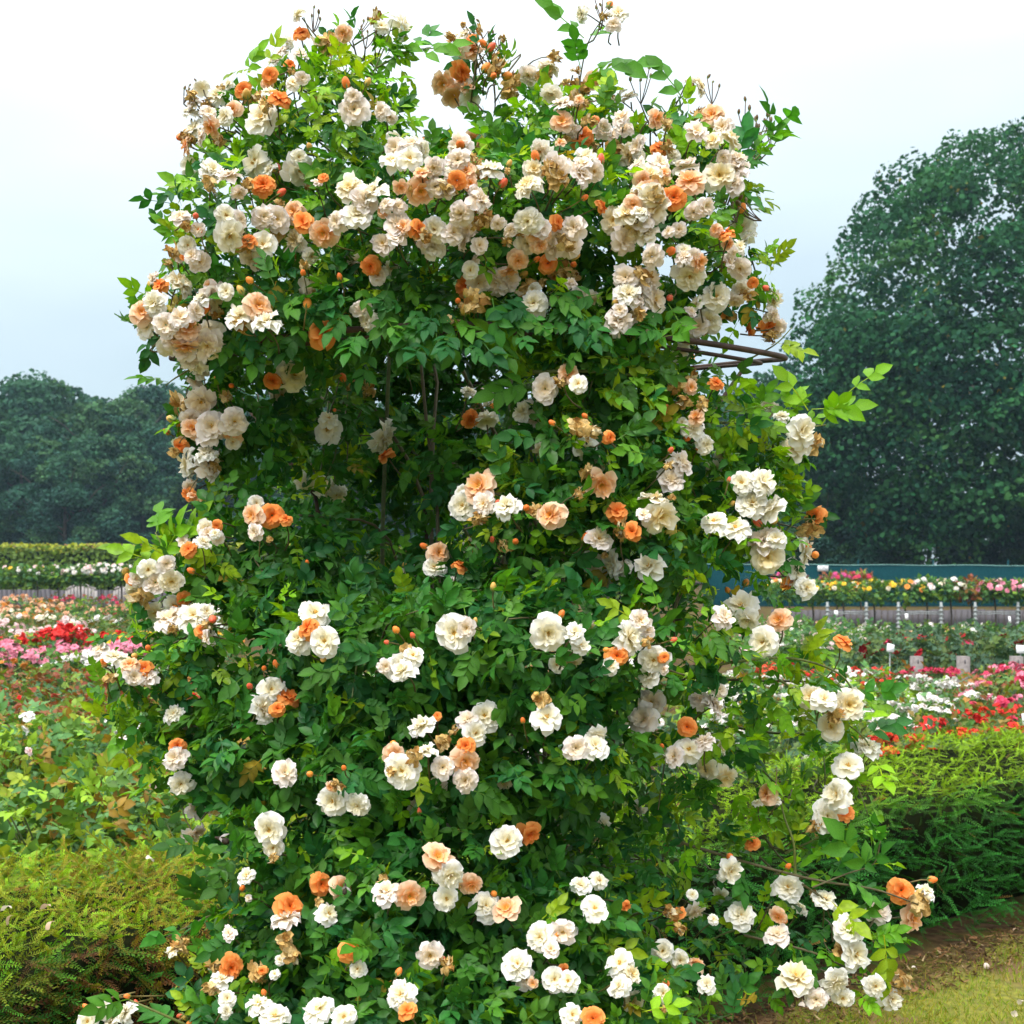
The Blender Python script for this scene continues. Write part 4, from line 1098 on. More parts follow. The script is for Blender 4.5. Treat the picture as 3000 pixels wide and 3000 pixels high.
# --- long arching shoots carrying leaves: (photo x, y, distance) control points, leaf spacing, youth, thickness
SHOOT = [([(1650, 480, 2.5), (1690, 330, 2.45), (1702, 215, 2.45), (1725, 120, 2.44), (1765, 55, 2.42)], .045, .35, .0022), ([(1960, 1975, 2.36), (2180, 1935, 2.36), (2330, 1930, 2.38), (2460, 1975, 2.40), (2520, 2060, 2.41)], .05, .8, .0036),
         ([(2000, 2470, 2.38), (2200, 2530, 2.36), (2400, 2580, 2.34), (2560, 2605, 2.33), (2690, 2650, 2.33)], .05, .45, .0036), ([(2330, 2560, 2.35), (2325, 2470, 2.34), (2300, 2400, 2.35), (2285, 2340, 2.36)], .05, .7, .003),
         ([(2180, 2740, 2.36), (2380, 2790, 2.34), (2500, 2845, 2.33), (2640, 2900, 2.32)], .045, .35, .003), ([(700, 1790, 2.36), (580, 1720, 2.36), (500, 1640, 2.36), (455, 1560, 2.37)], .035, 1.0, .0024),
         ([(1950, 1230, 2.36), (2150, 1240, 2.36), (2330, 1252, 2.37), (2420, 1245, 2.38)], .05, .8, .003), ([(820, 2600, 2.15), (700, 2640, 2.15), (580, 2700, 2.16), (490, 2745, 2.17)], .045, .2, .0028),
         ([(1560, 1090, 2.2), (1720, 1088, 2.2), (1850, 1100, 2.22), (1990, 1130, 2.26)], .06, .5, .004), ([(720, 640, 2.38), (640, 600, 2.36), (600, 575, 2.36), (570, 545, 2.36)], .04, .6, .002),
         ([(700, 3080, 2.05), (560, 3010, 2.02), (450, 2960, 2.0), (380, 2930, 2.0)], .05, .5, .003), ([(1980, 480, 2.45), (2110, 460, 2.44), (2200, 400, 2.44), (2275, 372, 2.44)], .05, .6, .0022),
         ([(1900, 620, 2.42), (2050, 540, 2.42), (2180, 490, 2.42), (2260, 420, 2.42)], .045, .5, .0024), ([(2250, 1620, 2.4), (2330, 1530, 2.4), (2400, 1520, 2.4)], .05, .7, .0022), ([(2180, 1060, 2.42), (2270, 1010, 2.42), (2320, 960, 2.42)], .04, .9, .002),
         ([(2300, 2500, 2.4), (2420, 2440, 2.4), (2480, 2370, 2.4), (2500, 2300, 2.4)], .05, .5, .0026), ([(2380, 2600, 2.33), (2480, 2560, 2.33), (2560, 2530, 2.33), (2580, 2460, 2.33)], .035, .4, .002),
         ([(2280, 1990, 2.4), (2420, 2080, 2.4), (2530, 2160, 2.4), (2560, 2230, 2.4)], .05, .6, .0026), ([(2350, 2590, 2.34), (2480, 2680, 2.34), (2560, 2760, 2.33), (2600, 2840, 2.33)], .05, .4, .0026),
         ([(640, 1330, 2.42), (580, 1400, 2.40), (555, 1440, 2.40)], .04, .3, .002), ([(560, 1080, 2.35), (510, 1110, 2.35), (485, 1130, 2.36)], .03, .7, .002), ([(480, 2080, 2.35), (380, 2110, 2.35), (350, 2060, 2.35)], .04, .7, .002),
         ([(660, 2120, 2.34), (700, 2250, 2.32), (650, 2330, 2.32), (590, 2400, 2.33)], .05, .6, .0026), ([(1080, 240, 2.45), (1130, 130, 2.45), (1150, 60, 2.45)], .05, .6, .002), ([(1100, 200, 2.46), (1200, 150, 2.46), (1300, 140, 2.46)], .04, .7, .002),
         ([(950, 160, 2.46), (910, 100, 2.46), (890, 50, 2.46)], .05, .5, .002), ([(1380, 300, 2.5), (1400, 150, 2.48), (1430, 90, 2.48)], .05, .4, .002)]
cane_meshes = []
for (cp, step, yo, rad) in SHOOT:
    pts = curve([P(*q) for q in cp], 16)
    tv, tf, tc = tube(pts - OFF, np.linspace(rad, rad * 0.45, 16), 6, (0.13, 0.16, 0.035) if yo > 0.45 else (0.10, 0.085, 0.035))
    cane_meshes.append((tv, tf, tc))
    seg = np.linalg.norm(np.diff(pts, axis=0), axis=1); L = np.concatenate([[0], np.cumsum(seg)])
    k = 0
    for s_ in np.arange(0.05, L[-1], step):
        i = min(int(np.searchsorted(L, s_)), 15); p = pts[i]; tg = norm(pts[min(i + 1, 15)] - pts[i - 1])
        side = norm(np.cross(tg, rl.normal(size=3))) * (1 if k % 2 else -1)
        side = norm(side + np.array([0, -0.4, 0.45]))
        POS.append(p[None]); AX.append(norm(side * 0.9 + tg * 0.5)[None]); NRM.append(norm(np.array([0, -0.55, 0.8]) + 0.4 * rl.normal(size=3))[None])
        c = YNG_C[rl.integers(4)] if rl.random() < yo else MAT_C[rl.integers(5)] * 1.25
        TNT.append((c * rl.uniform(0.85, 1.25))[None]); SZ.append(np.array([0.095 * rl.uniform(0.7, 1.15)])); k += 1
# leaves draped over the front of the hoop
for q in np.linspace(-0.60, 0.34, 120):
    yy = BY - 0.72 * 0.645 * math.sqrt(max(0.0, 1 - (q / 0.645) ** 2))
    POS.append(np.array([[BX + q, yy - rl.uniform(0.02, 0.06), 2.03 + rl.normal(0.005, 0.03)]]))
    AX.append(norm(np.array([rl.normal(0, 0.6), -0.4, -0.5 + rl.normal(0, 0.4)]))[None]); NRM.append(norm(np.array([rl.normal(0, 0.3), -0.8, 0.5]))[None])
    TNT.append((MAT_C[rl.integers(5)] * rl.uniform(0.9, 1.4))[None]); SZ.append(np.array([0.07 * rl.uniform(0.75, 1.2)]))
# single leaves that stand out against the sky or the trees
for (px, py, Y, dx, dz, sz, yo) in ((1702, 190, 2.43, -1, .35, .135, 0), (1716, 222, 2.43, 1, .25, .14, 0), (1712, 110, 2.42, -.6, .5, .11, 0), (1765, 72, 2.41, -1, .15, .08, 1), (1740, 90, 2.41, 1, .1, .07, 1), (2370, 1200, 2.37, -.6, .75, .10, 1), (2378, 1200, 2.36, 1, .15, .11, 1),
                                    (2340, 1300, 2.38, -.2, -1, .10, 1), (600, 590, 2.35, -.7, .5, .09, 1), (680, 590, 2.36, 1, .35, .09, 1), (1215, 175, 2.46, 1, .4, .11, 1), (1190, 110, 2.46, .5, .8, .09, 1), (480, 1650, 2.36, .35, 1, .11, 1), (470, 1650, 2.36, -.9, .35, .10, 1),
                                    (465, 1690, 2.35, -.9, -.2, .09, 1), (520, 1600, 2.36, .6, .9, .10, 1), (2270, 1000, 2.4, .9, -.3, .08, 1), (2250, 970, 2.4, .4, .9, .08, 1), (2560, 2560, 2.32, -.7, .9, .13, 0), (2590, 2740, 2.31, 0, -1, .11, 1), (2200, 470, 2.43, .5, .6, .10, 0), (2010, 300, 2.43, -.5, .6, .11, 0),
                                    (1540, 1060, 2.16, -.7, .6, .11, 1), (1570, 1120, 2.16, -.9, -.2, .11, 0), (500, 1180, 2.36, -.3, -1, .10, 0), (560, 1220, 2.35, -.9, .25, .09, 0), (2480, 1150, 2.36, .8, .6, .09, 1)):
    POS.append(P(px, py, Y)[None]); AX.append(norm(np.array([dx, -0.25, dz]))[None]); NRM.append(norm(np.array([-0.25 * dz, -0.75, 0.55]))[None])
    TNT.append(((YNG_C[rl.integers(4)] if yo else MAT_C[3] * 1.3))[None]); SZ.append(np.array([sz]))
POS, AX, NRM, TNT, SZ = [np.concatenate(a) for a in (POS, AX, NRM, TNT, SZ)]
NLEAF = len(POS)
# --- blossoms, read off the photograph: zoomed x, zoomed y, kind, zoomed diameter
# kinds: w white, k blush, y creamy yellow, p peach-centred, o apricot, s spent, b bud, g pale one hidden deeper in the growth, h brown hips
CAT = [(300, 0, 1.932, '''1110 80 w 80,1125 190 o 85,1040 240 w 90,1020 300 k 90,1270 240 s 140,1365 190 p 90,1550 110 s 90,1690 150 w 150,1580 150 w 80,1060 370 o 60,1120 310 k 80,950 425 o 85,1080 470 w 80,1000 570 o 115,940 520 w 80,800 510 o 90,650 545 w 110,560 500 w 90,500 540 s 90,720 480 w 60,830 550 s 80,600 640 k 85,700 660 w 95,620 720 p 110,500 640 w 90,520 730 w 120,900 670 w 185,660 790 s 80,480 830 p 100,500 940 w 110,470 760 s 60,620 970 w 130,720 1000 k 140,820 1050 s 90,870 920 w 180,910 1050 o 120,950 960 w 90,1110 960 w 170,1110 890 w 90,1160 1050 s 50,1425 620 k 160,1420 550 k 90,1580 630 k 90,1650 780 w 80,1640 910 w 130,1740 900 w 130,1810 850 w 110,1880 950 k 110,1800 1075 p 150,1890 1060 k 110,1690 1060 p 80,1400 1070 y 150,1540 1090 w 160,1440 1220 w 160,1610 1160 k 90,1490 490 b 45,1180 850 b 45,1250 1010 o 60,990 1105 b 55,910 1230 k 120,990 1240 k 130,1070 1220 w 80,1140 1260 o 120,720 1330 w 165,700 1220 w 110,770 1240 b 45,820 1370 o 110,910 1390 w 145,850 1460 k 130,1100 1360 y 140,1255 1320 p 150,1180 1450 w 90,1670 1270 k 140,1780 1300 o 100,1880 1300 w 130,1590 1380 k 120,1870 1400 w 130,440 1230 k 100,480 1280 s 90,530 1230 b 45,410 1420 s 110,480 1390 w 100,560 1330 b 45,465 1450 o 50,550 1480 k 110,430 1610 y 150,330 1620 o 90,270 1640 b 50,240 1720 s 80,210 1780 s 60,300 1720 w 140,360 1840 k 130,250 1850 w 120,620 1680 k 180,560 1700 w 110,700 1650 w 90,640 1770 s 100,610 1620 p 70,780 1790 w 160,930 1830 w 155,800 1665 b 50,850 1600 b 45,900 1520 b 45,480 1860 p 140,600 1900 y 160,525 1850 b 60,1520 1505 o 105,1155 1750 b 55,1450 1760 b 35,1250 1890 o 150,1510 1820 w 130,1190 1640 g 140,1430 1480 g 120,1640 1520 g 90,1560 1560 k 100,1350 1590 b 40,1140 1560 b 40,1590 1200 p 70,1000 1150 s 60,1280 1350 b 40,1205 85 h 40,1475 120 h 45,510 500 h 35,1500 190 h 35,380 1490 s 60'''),
       (1300, 0, 1.932, '''880 20 h 40,930 40 b 50,785 80 w 90,990 80 w 110,960 140 k 80,910 90 s 60,110 140 s 40,150 140 h 40,200 165 s 60,120 200 w 90,165 230 o 80,95 270 k 100,160 290 p 120,240 265 b 45,340 220 s 45,290 205 h 40,90 400 o 110,60 540 p 130,145 570 w 110,220 410 b 55,275 440 b 45,290 370 s 120,390 450 s 130,380 530 s 110,590 390 y 120,540 430 s 70,610 530 w 110,690 470 s 60,780 500 s 120,750 570 s 110,800 590 s 60,990 560 k 110,1050 550 k 90,960 580 s 70,665 690 p 115,780 780 o 125,730 740 k 90,700 790 s 60,850 830 s 80,640 940 k 140,550 850 w 120,510 960 y 110,480 1060 y 140,800 900 w 130,760 980 k 160,850 970 k 110,900 740 k 90,940 760 k 90,800 680 s 70,850 690 s 60,1010 670 k 100,1060 880 y 150,1100 830 k 110,1000 900 y 90,1200 670 p 100,1220 840 o 100,1220 930 k 130,1290 890 w 90,1370 950 k 140,1170 1000 y 130,1200 1040 s 110,1250 1020 s 70,1320 1040 b 45,1300 1120 o 130,1180 1110 y 130,1200 1180 y 160,1110 1080 w 90,1440 490 y 110,1390 500 s 60,1500 480 h 45,1440 640 s 90,1520 660 p 130,1580 720 k 110,1430 750 k 120,1620 790 y 130,1530 800 y 110,1560 1000 y 160,1640 960 k 160,1630 1040 k 130,1660 900 k 100,90 820 k 130,80 910 k 130,40 1000 w 110,130 970 p 110,75 1020 o 100,150 1040 p 80,265 960 w 140,190 930 s 70,20 1070 k 110,320 1060 b 60,360 970 s 40,200 1140 k 130,180 1195 b 35,100 1210 k 130,240 1240 s 100,190 1270 s 90,130 1360 k 120,200 1390 k 90,480 1250 w 150,540 1290 k 120,560 1320 p 100,440 1310 s 80,360 1360 s 70,470 1380 w 120,640 1260 o 85,740 1290 k 130,620 1390 k 140,710 1390 k 130,590 1490 o 100,540 1390 p 90,710 1460 b 55,740 1500 b 45,680 1530 s 120,640 1530 s 70,740 1560 s 80,300 1600 k 140,360 1580 k 130,420 1470 p 110,430 1570 b 50,510 1480 b 40,560 1600 s 60,150 1530 w 90,140 1620 o 135,180 1710 s 150,130 1740 s 90,80 1710 b 40,510 1720 w 150,510 1640 w 90,30 1820 s 70,640 1650 g 90,760 1690 g 110,840 1700 g 100,960 1250 y 140,1080 1280 y 160,1030 1220 y 120,1140 1330 y 130,1110 1210 w 100,1180 1260 g 150,890 1170 o 80,780 1130 b 40,1330 1300 k 80,1480 1170 k 100,1600 1330 o 90,1690 1290 w 140,1710 1370 w 130,1670 1400 w 90,1620 1480 s 80,1680 1520 k 110,1440 1480 p 110,1360 1420 w 90,1390 1560 w 160,1180 1450 k 120,1030 1570 k 130,1160 1580 k 130,1090 1540 s 80,1085 1590 b 40,1040 1670 w 150,1190 1700 k 150,990 1820 k 150,1060 1790 k 100,1110 1770 s 90,1060 1860 s 90,1020 1735 b 45,960 1730 b 40,1130 1665 b 45,1290 1680 b 50,1540 1680 w 150,1430 1720 w 90,1500 1820 w 130,1440 1850 k 110,1400 1900 s 110,1580 1760 o 80,1690 1640 w 110,1750 1600 o 60,1720 1670 s 100,1840 1640 b 45,1860 1700 w 120,1740 1860 o 80,1830 1840 o 100,1890 1850 k 100,1850 1900 s 100,1115 470 h 50,1715 625 h 50,1745 700 h 50,1830 710 h 55,1880 725 h 50,1625 1150 h 45,1705 1120 h 55,1770 830 h 40,760 400 s 40'''),
       (300, 1000, 1.932, '''600 20 k 170,470 20 p 130,380 30 w 120,530 120 w 140,560 180 w 90,560 335 k 155,500 440 k 120,615 480 k 150,745 455 k 150,700 310 s 90,470 350 b 35,465 400 b 30,650 235 b 35,740 255 b 35,385 525 b 40,430 490 b 35,450 500 b 35,490 515 b 40,440 590 o 80,415 570 w 50,600 530 k 130,480 690 w 160,590 640 w 120,550 720 y 110,740 570 w 80,670 670 g 90,525 800 b 50,490 865 o 80,560 905 s 70,1080 190 w 180,965 225 o 90,1020 310 g 150,1275 500 w 150,1280 440 w 100,1580 540 w 180,1610 650 o 90,1370 230 b 50,1320 390 b 25,1510 270 s 90,1150 800 g 120,1250 820 g 130,1330 860 g 110,870 920 w 90,855 985 p 120,960 985 o 130,1040 1010 o 70,865 1080 k 90,945 1120 s 50,895 1110 b 30,590 1070 y 100,650 1040 o 60,640 1090 w 60,490 1180 o 90,570 1140 w 90,525 1310 b 45,260 1290 w 110,170 1345 o 75,180 1400 w 90,360 1260 k 90,390 1360 y 120,220 1450 s 130,300 1530 y 110,400 1490 w 100,460 1460 o 80,410 1500 b 40,390 1570 y 100,520 1560 w 180,590 1530 w 90,560 1640 o 70,600 1680 g 90,590 1600 s 80,1200 1540 w 165,1165 1625 o 110,1115 1690 w 150,1260 1700 w 160,1255 1790 b 45,1730 1340 g 140,1840 1170 b 45,1900 1200 p 120,1880 1280 w 110,1675 1650 b 45,1765 1680 b 40,1620 1705 b 35,1600 1840 k 80,1690 1840 w 160,1760 1780 w 110,1720 1740 s 90,1700 1870 w 130,70 1790 w 130,10 1810 o 40,195 1780 b 40,265 1745 b 40,235 1860 o 110,260 1900 k 110,40 1900 s 80,990 1850 b 45,915 1860 b 35,1710 1280 b 35,1160 1260 b 30'''),
       (1300, 1000, 1.932, '''140 290 g 90,250 310 g 100,185 355 b 30,260 365 b 35,150 440 o 95,240 450 w 130,705 180 p 110,575 270 k 140,760 240 w 100,660 230 s 70,500 420 g 160,450 400 w 120,630 475 b 40,810 435 b 40,760 480 s 130,830 510 s 130,800 610 g 130,560 610 g 90,935 545 o 70,1310 245 s 110,1395 260 p 75,1400 210 s 80,1360 340 s 100,1470 350 s 90,1430 430 p 90,1255 385 o 60,1410 500 w 120,1480 585 w 100,1360 550 b 45,1435 620 b 40,1350 460 w 60,1340 60 w 120,1540 240 o 80,1340 690 k 140,1280 790 k 150,1270 700 s 60,1275 630 b 40,1325 740 o 50,1290 880 s 50,205 820 p 170,110 930 w 150,120 860 w 110,230 920 k 120,200 1010 s 90,360 940 w 140,460 950 b 45,295 920 b 35,520 960 s 110,610 985 p 150,810 750 s 115,890 805 p 160,770 860 s 70,900 690 g 90,980 970 o 120,970 1040 b 45,1005 1075 s 90,1070 1075 o 100,1060 980 g 80,1190 890 y 150,1220 990 y 190,1130 980 k 80,875 1120 k 140,790 1135 b 55,840 1250 k 120,910 1210 s 50,960 1260 w 150,1020 1280 w 100,870 1325 b 50,900 1370 g 140,1170 1280 w 160,345 1160 s 95,285 1145 b 45,405 1135 b 45,150 1170 g 110,90 1280 o 85,280 1415 b 45,50 1390 g 110,1800 800 w 150,1690 800 w 130,1745 920 w 160,1860 950 w 150,1530 1020 w 130,1650 1060 w 170,1800 1050 b 60,1860 1030 b 55,1815 1130 k 170,1830 1220 y 170,1880 1120 w 110,1615 930 b 35,1610 800 b 30,1530 720 g 100,1580 640 g 90,1700 1385 b 45,1615 1425 b 35,1680 1500 w 180,1580 1560 k 130,1720 1570 w 130,1900 1580 p 120,1810 1700 w 160,60 1650 w 190,130 1620 k 100,130 1580 s 60,175 1600 b 35,590 1650 w 190,655 1565 b 45,740 1650 w 120,770 1720 w 110,830 1610 g 80,1110 1580 k 110,1150 1640 k 90,1100 1595 b 50,1040 1680 w 180,1160 1700 s 80,980 1780 o 110,905 1750 b 35,940 1840 w 100,1190 1800 w 150,1245 1790 o 60,1170 1890 w 130,1280 1695 b 40,1250 1860 k 60,720 1800 g 110,640 1830 g 90,1840 380 k 90,1910 430 w 80'''),
       (0, 0, 0.644, '''1510 815 w 60,1535 835 s 50,1500 845 y 50,1450 775 w 30,1540 975 o 38,1530 1000 s 45,1515 1040 w 50,1500 1080 w 50,1488 1095 o 35,1520 1110 w 40,1590 1212 o 32,1600 1330 y 55,1555 1320 w 45,1575 1350 s 40,1568 1372 y 45,1530 1315 y 45,1600 1445 w 50,1635 1412 w 50,1580 1500 w 60,1560 1540 w 55,1595 1535 o 30,1540 1560 s 35,1700 1680 o 45,1735 1700 s 55,1720 1730 p 48,1745 1685 w 35,1655 1720 k 42,1690 1850 s 60,1680 1885 w 40,1650 1860 w 40,1500 1845 y 62,1575 1850 w 50,1590 1882 w 36,1600 1752 w 50,1612 1800 w 60,1590 1790 s 40,1540 1885 k 40,1750 1660 b 16,1538 1048 b 16,1522 1040 b 14,1655 1405 b 14,1665 1395 b 12'''),
       (500, 2000, 1.932, '''570 40 w 140,515 150 w 160,660 90 o 120,605 150 o 80,455 30 b 45,40 360 o 90,30 430 k 130,60 570 w 130,20 180 w 110,100 250 g 110,150 720 k 120,130 850 k 120,240 720 g 80,645 510 k 140,560 830 w 170,580 930 w 110,580 990 s 60,920 670 w 160,1060 690 w 130,910 590 p 60,940 580 s 80,985 495 b 35,800 520 b 40,1430 250 w 140,1510 190 o 50,1780 190 w 160,1680 210 k 110,1720 290 w 140,1600 270 s 60,1670 360 o 100,1660 440 p 160,1670 550 k 130,1540 340 s 110,1450 390 w 120,1540 480 k 120,1500 590 g 150,1260 400 p 110,1250 350 b 40,1310 500 w 180,1370 430 s 120,1250 500 s 70,1380 700 g 80,1580 740 g 120,1410 745 b 35,1890 560 g 90,1900 900 w 170,1510 990 p 150,1575 1085 w 150,1580 1000 b 40,1700 1140 p 120,1560 1220 w 130,1630 1150 s 50,1350 1205 p 155,1220 1190 k 150,1200 1120 s 90,1780 1270 w 160,1900 1280 p 140,1840 1200 b 40,850 1140 o 120,965 1160 p 130,890 1310 w 130,840 1240 s 60,670 1270 o 150,650 1340 k 140,660 1395 b 35,640 1460 s 120,690 1540 s 130,490 1640 s 130,520 1630 o 50,590 1650 w 60,620 1570 w 55,340 1610 o 130,250 1590 s 130,290 1680 w 110,230 1740 s 110,320 1790 w 90,310 1860 w 80,60 1480 s 110,20 1510 y 90,430 1095 w 90,400 1175 b 40,440 1220 k 40,330 1420 k 80,1010 1520 o 115,1020 1580 b 50,1060 1620 w 90,1470 1540 k 140,1560 1600 s 100,1530 1565 b 35,1310 1770 w 160,1280 1660 b 45,1340 1860 o 100,840 1850 w 170,980 1890 w 120,500 1820 w 140,590 1890 w 140,535 1770 b 40,1750 1640 g 80'''),
       (1500, 2000, 1.932, '''195 200 w 165,170 100 s 120,150 60 b 35,65 230 b 35,360 370 k 130,470 360 w 150,480 290 w 100,610 240 g 90,745 210 k 160,790 110 k 140,1060 100 k 110,1140 130 k 150,1175 40 k 80,990 250 o 105,1000 380 w 140,1080 340 k 120,920 420 k 120,850 370 b 35,1100 490 g 120,1200 530 g 130,1170 370 g 100,500 800 g 110,465 755 b 30,720 710 g 80,90 850 o 130,390 1150 w 110,490 1120 w 100,470 1280 w 140,640 1260 o 60,940 1310 o 80,900 1300 s 110,1030 1290 g 110,950 1390 s 80,1020 1200 w 60,165 1440 w 160,290 1410 k 130,220 1510 k 90,250 1440 b 35,30 1600 w 170,80 1680 k 120,120 1700 p 60,240 1680 w 130,320 1690 w 110,290 1620 o 60,610 1590 w 150,670 1650 y 110,610 1720 w 120,580 1690 b 35,850 1520 w 120,950 1570 w 100,1040 1600 p 100,870 1700 o 50,850 1760 w 100,690 1800 g 110,340 1880 w 120,460 1900 o 120,1100 1710 w 100,860 1850 s 50,1230 1060 w 130,1230 980 b 50,1290 1320 w 150,1360 910 o 80,1450 630 p 110,1500 670 w 50,1495 575 b 40,1390 680 w 60,1560 1160 w 150,1550 1050 b 40,1500 1430 k 130,1510 1320 p 90,1545 1360 b 40,1630 1280 g 100,1770 1230 w 120,1720 1210 s 80,1180 1200 g 80,1140 1340 w 60'''),
       (0, 2200, 2.415, '''720 1830 w 140,900 1850 w 140,620 1910 w 130,800 1915 w 130,700 1785 b 50,625 1825 b 45,815 1830 b 50,925 1735 b 45,970 1810 b 45,780 1745 b 40,1300 1865 b 48,1270 1915 b 45,1360 1910 b 48,1330 1890 b 45''')]
FLOWERS = []
for (ox, oy, zs, txt) in CAT:
    for it in txt.split(','):
        a, b, kind, dz = it.split()
        FLOWERS.append((ox + float(a) / zs, oy + float(b) / zs, kind, float(dz) / zs))
# fuller clusters: neighbours beside the blooms of the crown and the left-hand sprays
rx = np.random.default_rng(808)
for (px, py, kind, dpx) in list(FLOWERS):
    if kind in 'bhg' or not (py < 1040 or (px < 640 and py < 2200)) or py < 130: continue
    if rx.random() < 0.62:
        a_ = rx.uniform(0, 6.28)
        FLOWERS.append((px + 0.75 * dpx * math.cos(a_), py + 0.6 * dpx * math.sin(a_), str(rx.choice(['k', 'k', 'k', 's', 's', 'p', 'b'])), dpx * rx.uniform(0.75, 1.0) if rx.random() < 2 else dpx))
# blooms open in front of the leaves: no leaf grows across a blossom's face
tip = POS + AX * SZ[:, None] * 0.4
keep = np.ones(NLEAF, bool)
for (px, py, kind, dpx) in FLOWERS:
    if kind in 'gh': continue
    Yf = front_depth(px, py)[0] - 0.03
    w = (0.62 if kind != 'b' else 0.9) * dpx
    hit = ((np.hypot(tip[:, 0] / tip[:, 1] * FPX + 1500 - px, HOR - (tip[:, 2] - EYE) / tip[:, 1] * FPX - py) < w) & (tip[:, 1] < Yf + 0.03) & (tip[:, 1] > Yf - 0.25))
    keep &= ~(hit & (rl.random(NLEAF) < 0.93))
POS, AX, NRM, TNT, SZ = [a[keep] for a in (POS, AX, NRM, TNT, SZ)]
NLEAF = len(POS)
# the 300 leaves that show largest are parts, the rest one mass
upx = POS[:, 0] / POS[:, 1] * FPX + 1500; upy = HOR - (POS[:, 2] - EYE) / POS[:, 1] * FPX
inv = (upx > 0) & (upx < 3000) & (upy > 0) & (upy < 3000)
fd = np.array([front_depth(a, b)[0] for a, b in zip(upx, upy)])
facing = np.abs((NRM * norm(np.array([0, 0, EYE]) - POS)).sum(1))
score = (POS[:, 1] - fd) * 4 - SZ * 6 - facing * 0.6 + (~inv) * 99 + 0.5 * rl.random(NLEAF)
pick = np.argsort(score)[:300]
isp = np.zeros(NLEAF, bool); isp[pick] = True
FR = frames(AX, NRM)
s = Soup()
for k, (T, F, TC) in enumerate(ROSE_LEAVES):
    m = (~isp) & (np.arange(NLEAF) % 6 == k)
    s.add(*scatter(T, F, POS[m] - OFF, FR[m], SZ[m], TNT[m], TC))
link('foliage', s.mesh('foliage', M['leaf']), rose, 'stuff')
LM = {}
for i in pick:
    key = (int(i % 6), tuple(np.round(TNT[i] / 0.025).astype(int)))
    if key not in LM:
        T, F, TC = ROSE_LEAVES[key[0]]
        LM[key] = mesh('leaf', T, F, M['leaf'], np.clip(TC * TNT[i], 0, 1))
    put('leaf', LM[key], rose, POS[i] - OFF, FR[i], SZ[i])

# --- canes
for (tv, tf, tc) in cane_meshes:
    link('cane', mesh('cane', tv, tf, M['cane'], tc, True), rose)
rc = np.random.default_rng(90)
for k in range(34):
    i = int(rc.integers(NFRONT)) if k < 26 else NFRONT + int(rc.integers(len(ell) - NFRONT))
    e_ = ell[i]; a = rc.uniform(0, 6.28)
    b0 = np.array([BX + 0.12 * math.cos(a), BY + 0.10 * math.sin(a), -0.05])
    tip = e_[:3] + rc.normal(0, 0.04, 3) + np.array([0, 0.05, 0.05])
    midp = np.array([BX + 0.22 * math.cos(a), BY + 0.05 + 0.16 * math.sin(a), max(0.5, tip[2] * 0.55)])
    m2 = np.array([BX + 0.5 * (tip[0] - BX), BY + 0.35 * (tip[1] - BY) + 0.08, tip[2] * 0.92 + 0.04])
    pts = curve([b0, midp, m2, tip], 18) + rc.normal(0, 0.006, (18, 3))
    tv, tf, tc = tube(pts - OFF, np.linspace(rc.uniform(0.005, 0.009), 0.0022, 18), 6, (0.085, 0.07, 0.032) if rc.random() < 0.6 else (0.075, 0.095, 0.03))
    link('cane', mesh('cane', tv, tf, M['cane'], tc, True), rose)

rf = np.random.default_rng(123)
tw = Soup()
NAME = {'w': 'blossom', 'k': 'blush_blossom', 'y': 'blossom', 'p': 'young_blossom', 'o': 'young_blossom', 's': 'spent_blossom', 'g': 'blossom'}
CNT = {}
STEM = (0.105, 0.085, 0.035)
def place_flower(p, cen, kind, dia, deep=False):
    out = norm(p - cen)
    cam_dir = norm(np.array([0, 0, EYE]) - p)
    d = norm(out * 0.55 + cam_dir * (0.42 if kind != 's' else 0.2) + np.array([0, 0, 0.30 if kind in 'wky' else 0.15]) + 0.42 * rf.normal(size=3) + (np.array([0, 0, -0.5]) if deep else 0))
    q = Vector(d).to_track_quat('Z', 'Y') @ Quaternion((0, 0, 1), rf.uniform(0, 6.28))
    k = kind if kind != 'g' else ('w', 'k', 'y')[rf.integers(3)]
    me = BM[k][rf.integers(len(BM[k]))]
    o = link(NAME[kind], me, rose)
    o.location = tuple(p - OFF); o.rotation_mode = 'QUATERNION'; o.rotation_quaternion = q
    sq = rf.uniform(0.9, 1.08)
    o.scale = (dia * sq, dia / sq, dia * rf.uniform(0.85, 1.25))
    CNT[NAME[kind]] = CNT.get(NAME[kind], 0) + 1
    if k in 'wyp' or (k == 'k' and rf.random() < 0.5):
        st = link('stamens', STAM, o); st.scale = (0.9, 0.9, 0.8)
    # stalk back into the growth
    e0 = p - d * 0.01; e1 = p - d * 0.045 + (cen - p) * min(0.18, 0.03 / max(0.02, np.linalg.norm(cen - p))) + np.array([0, 0.01, -0.015])
    tw.add(*tube(curve([e0 - OFF, (e0 + e1) / 2 - OFF + rf.normal(0, 0.005, 3), e1 - OFF], 4), [0.0016, 0.0014, 0.0016, 0.0018], 4, STEM))
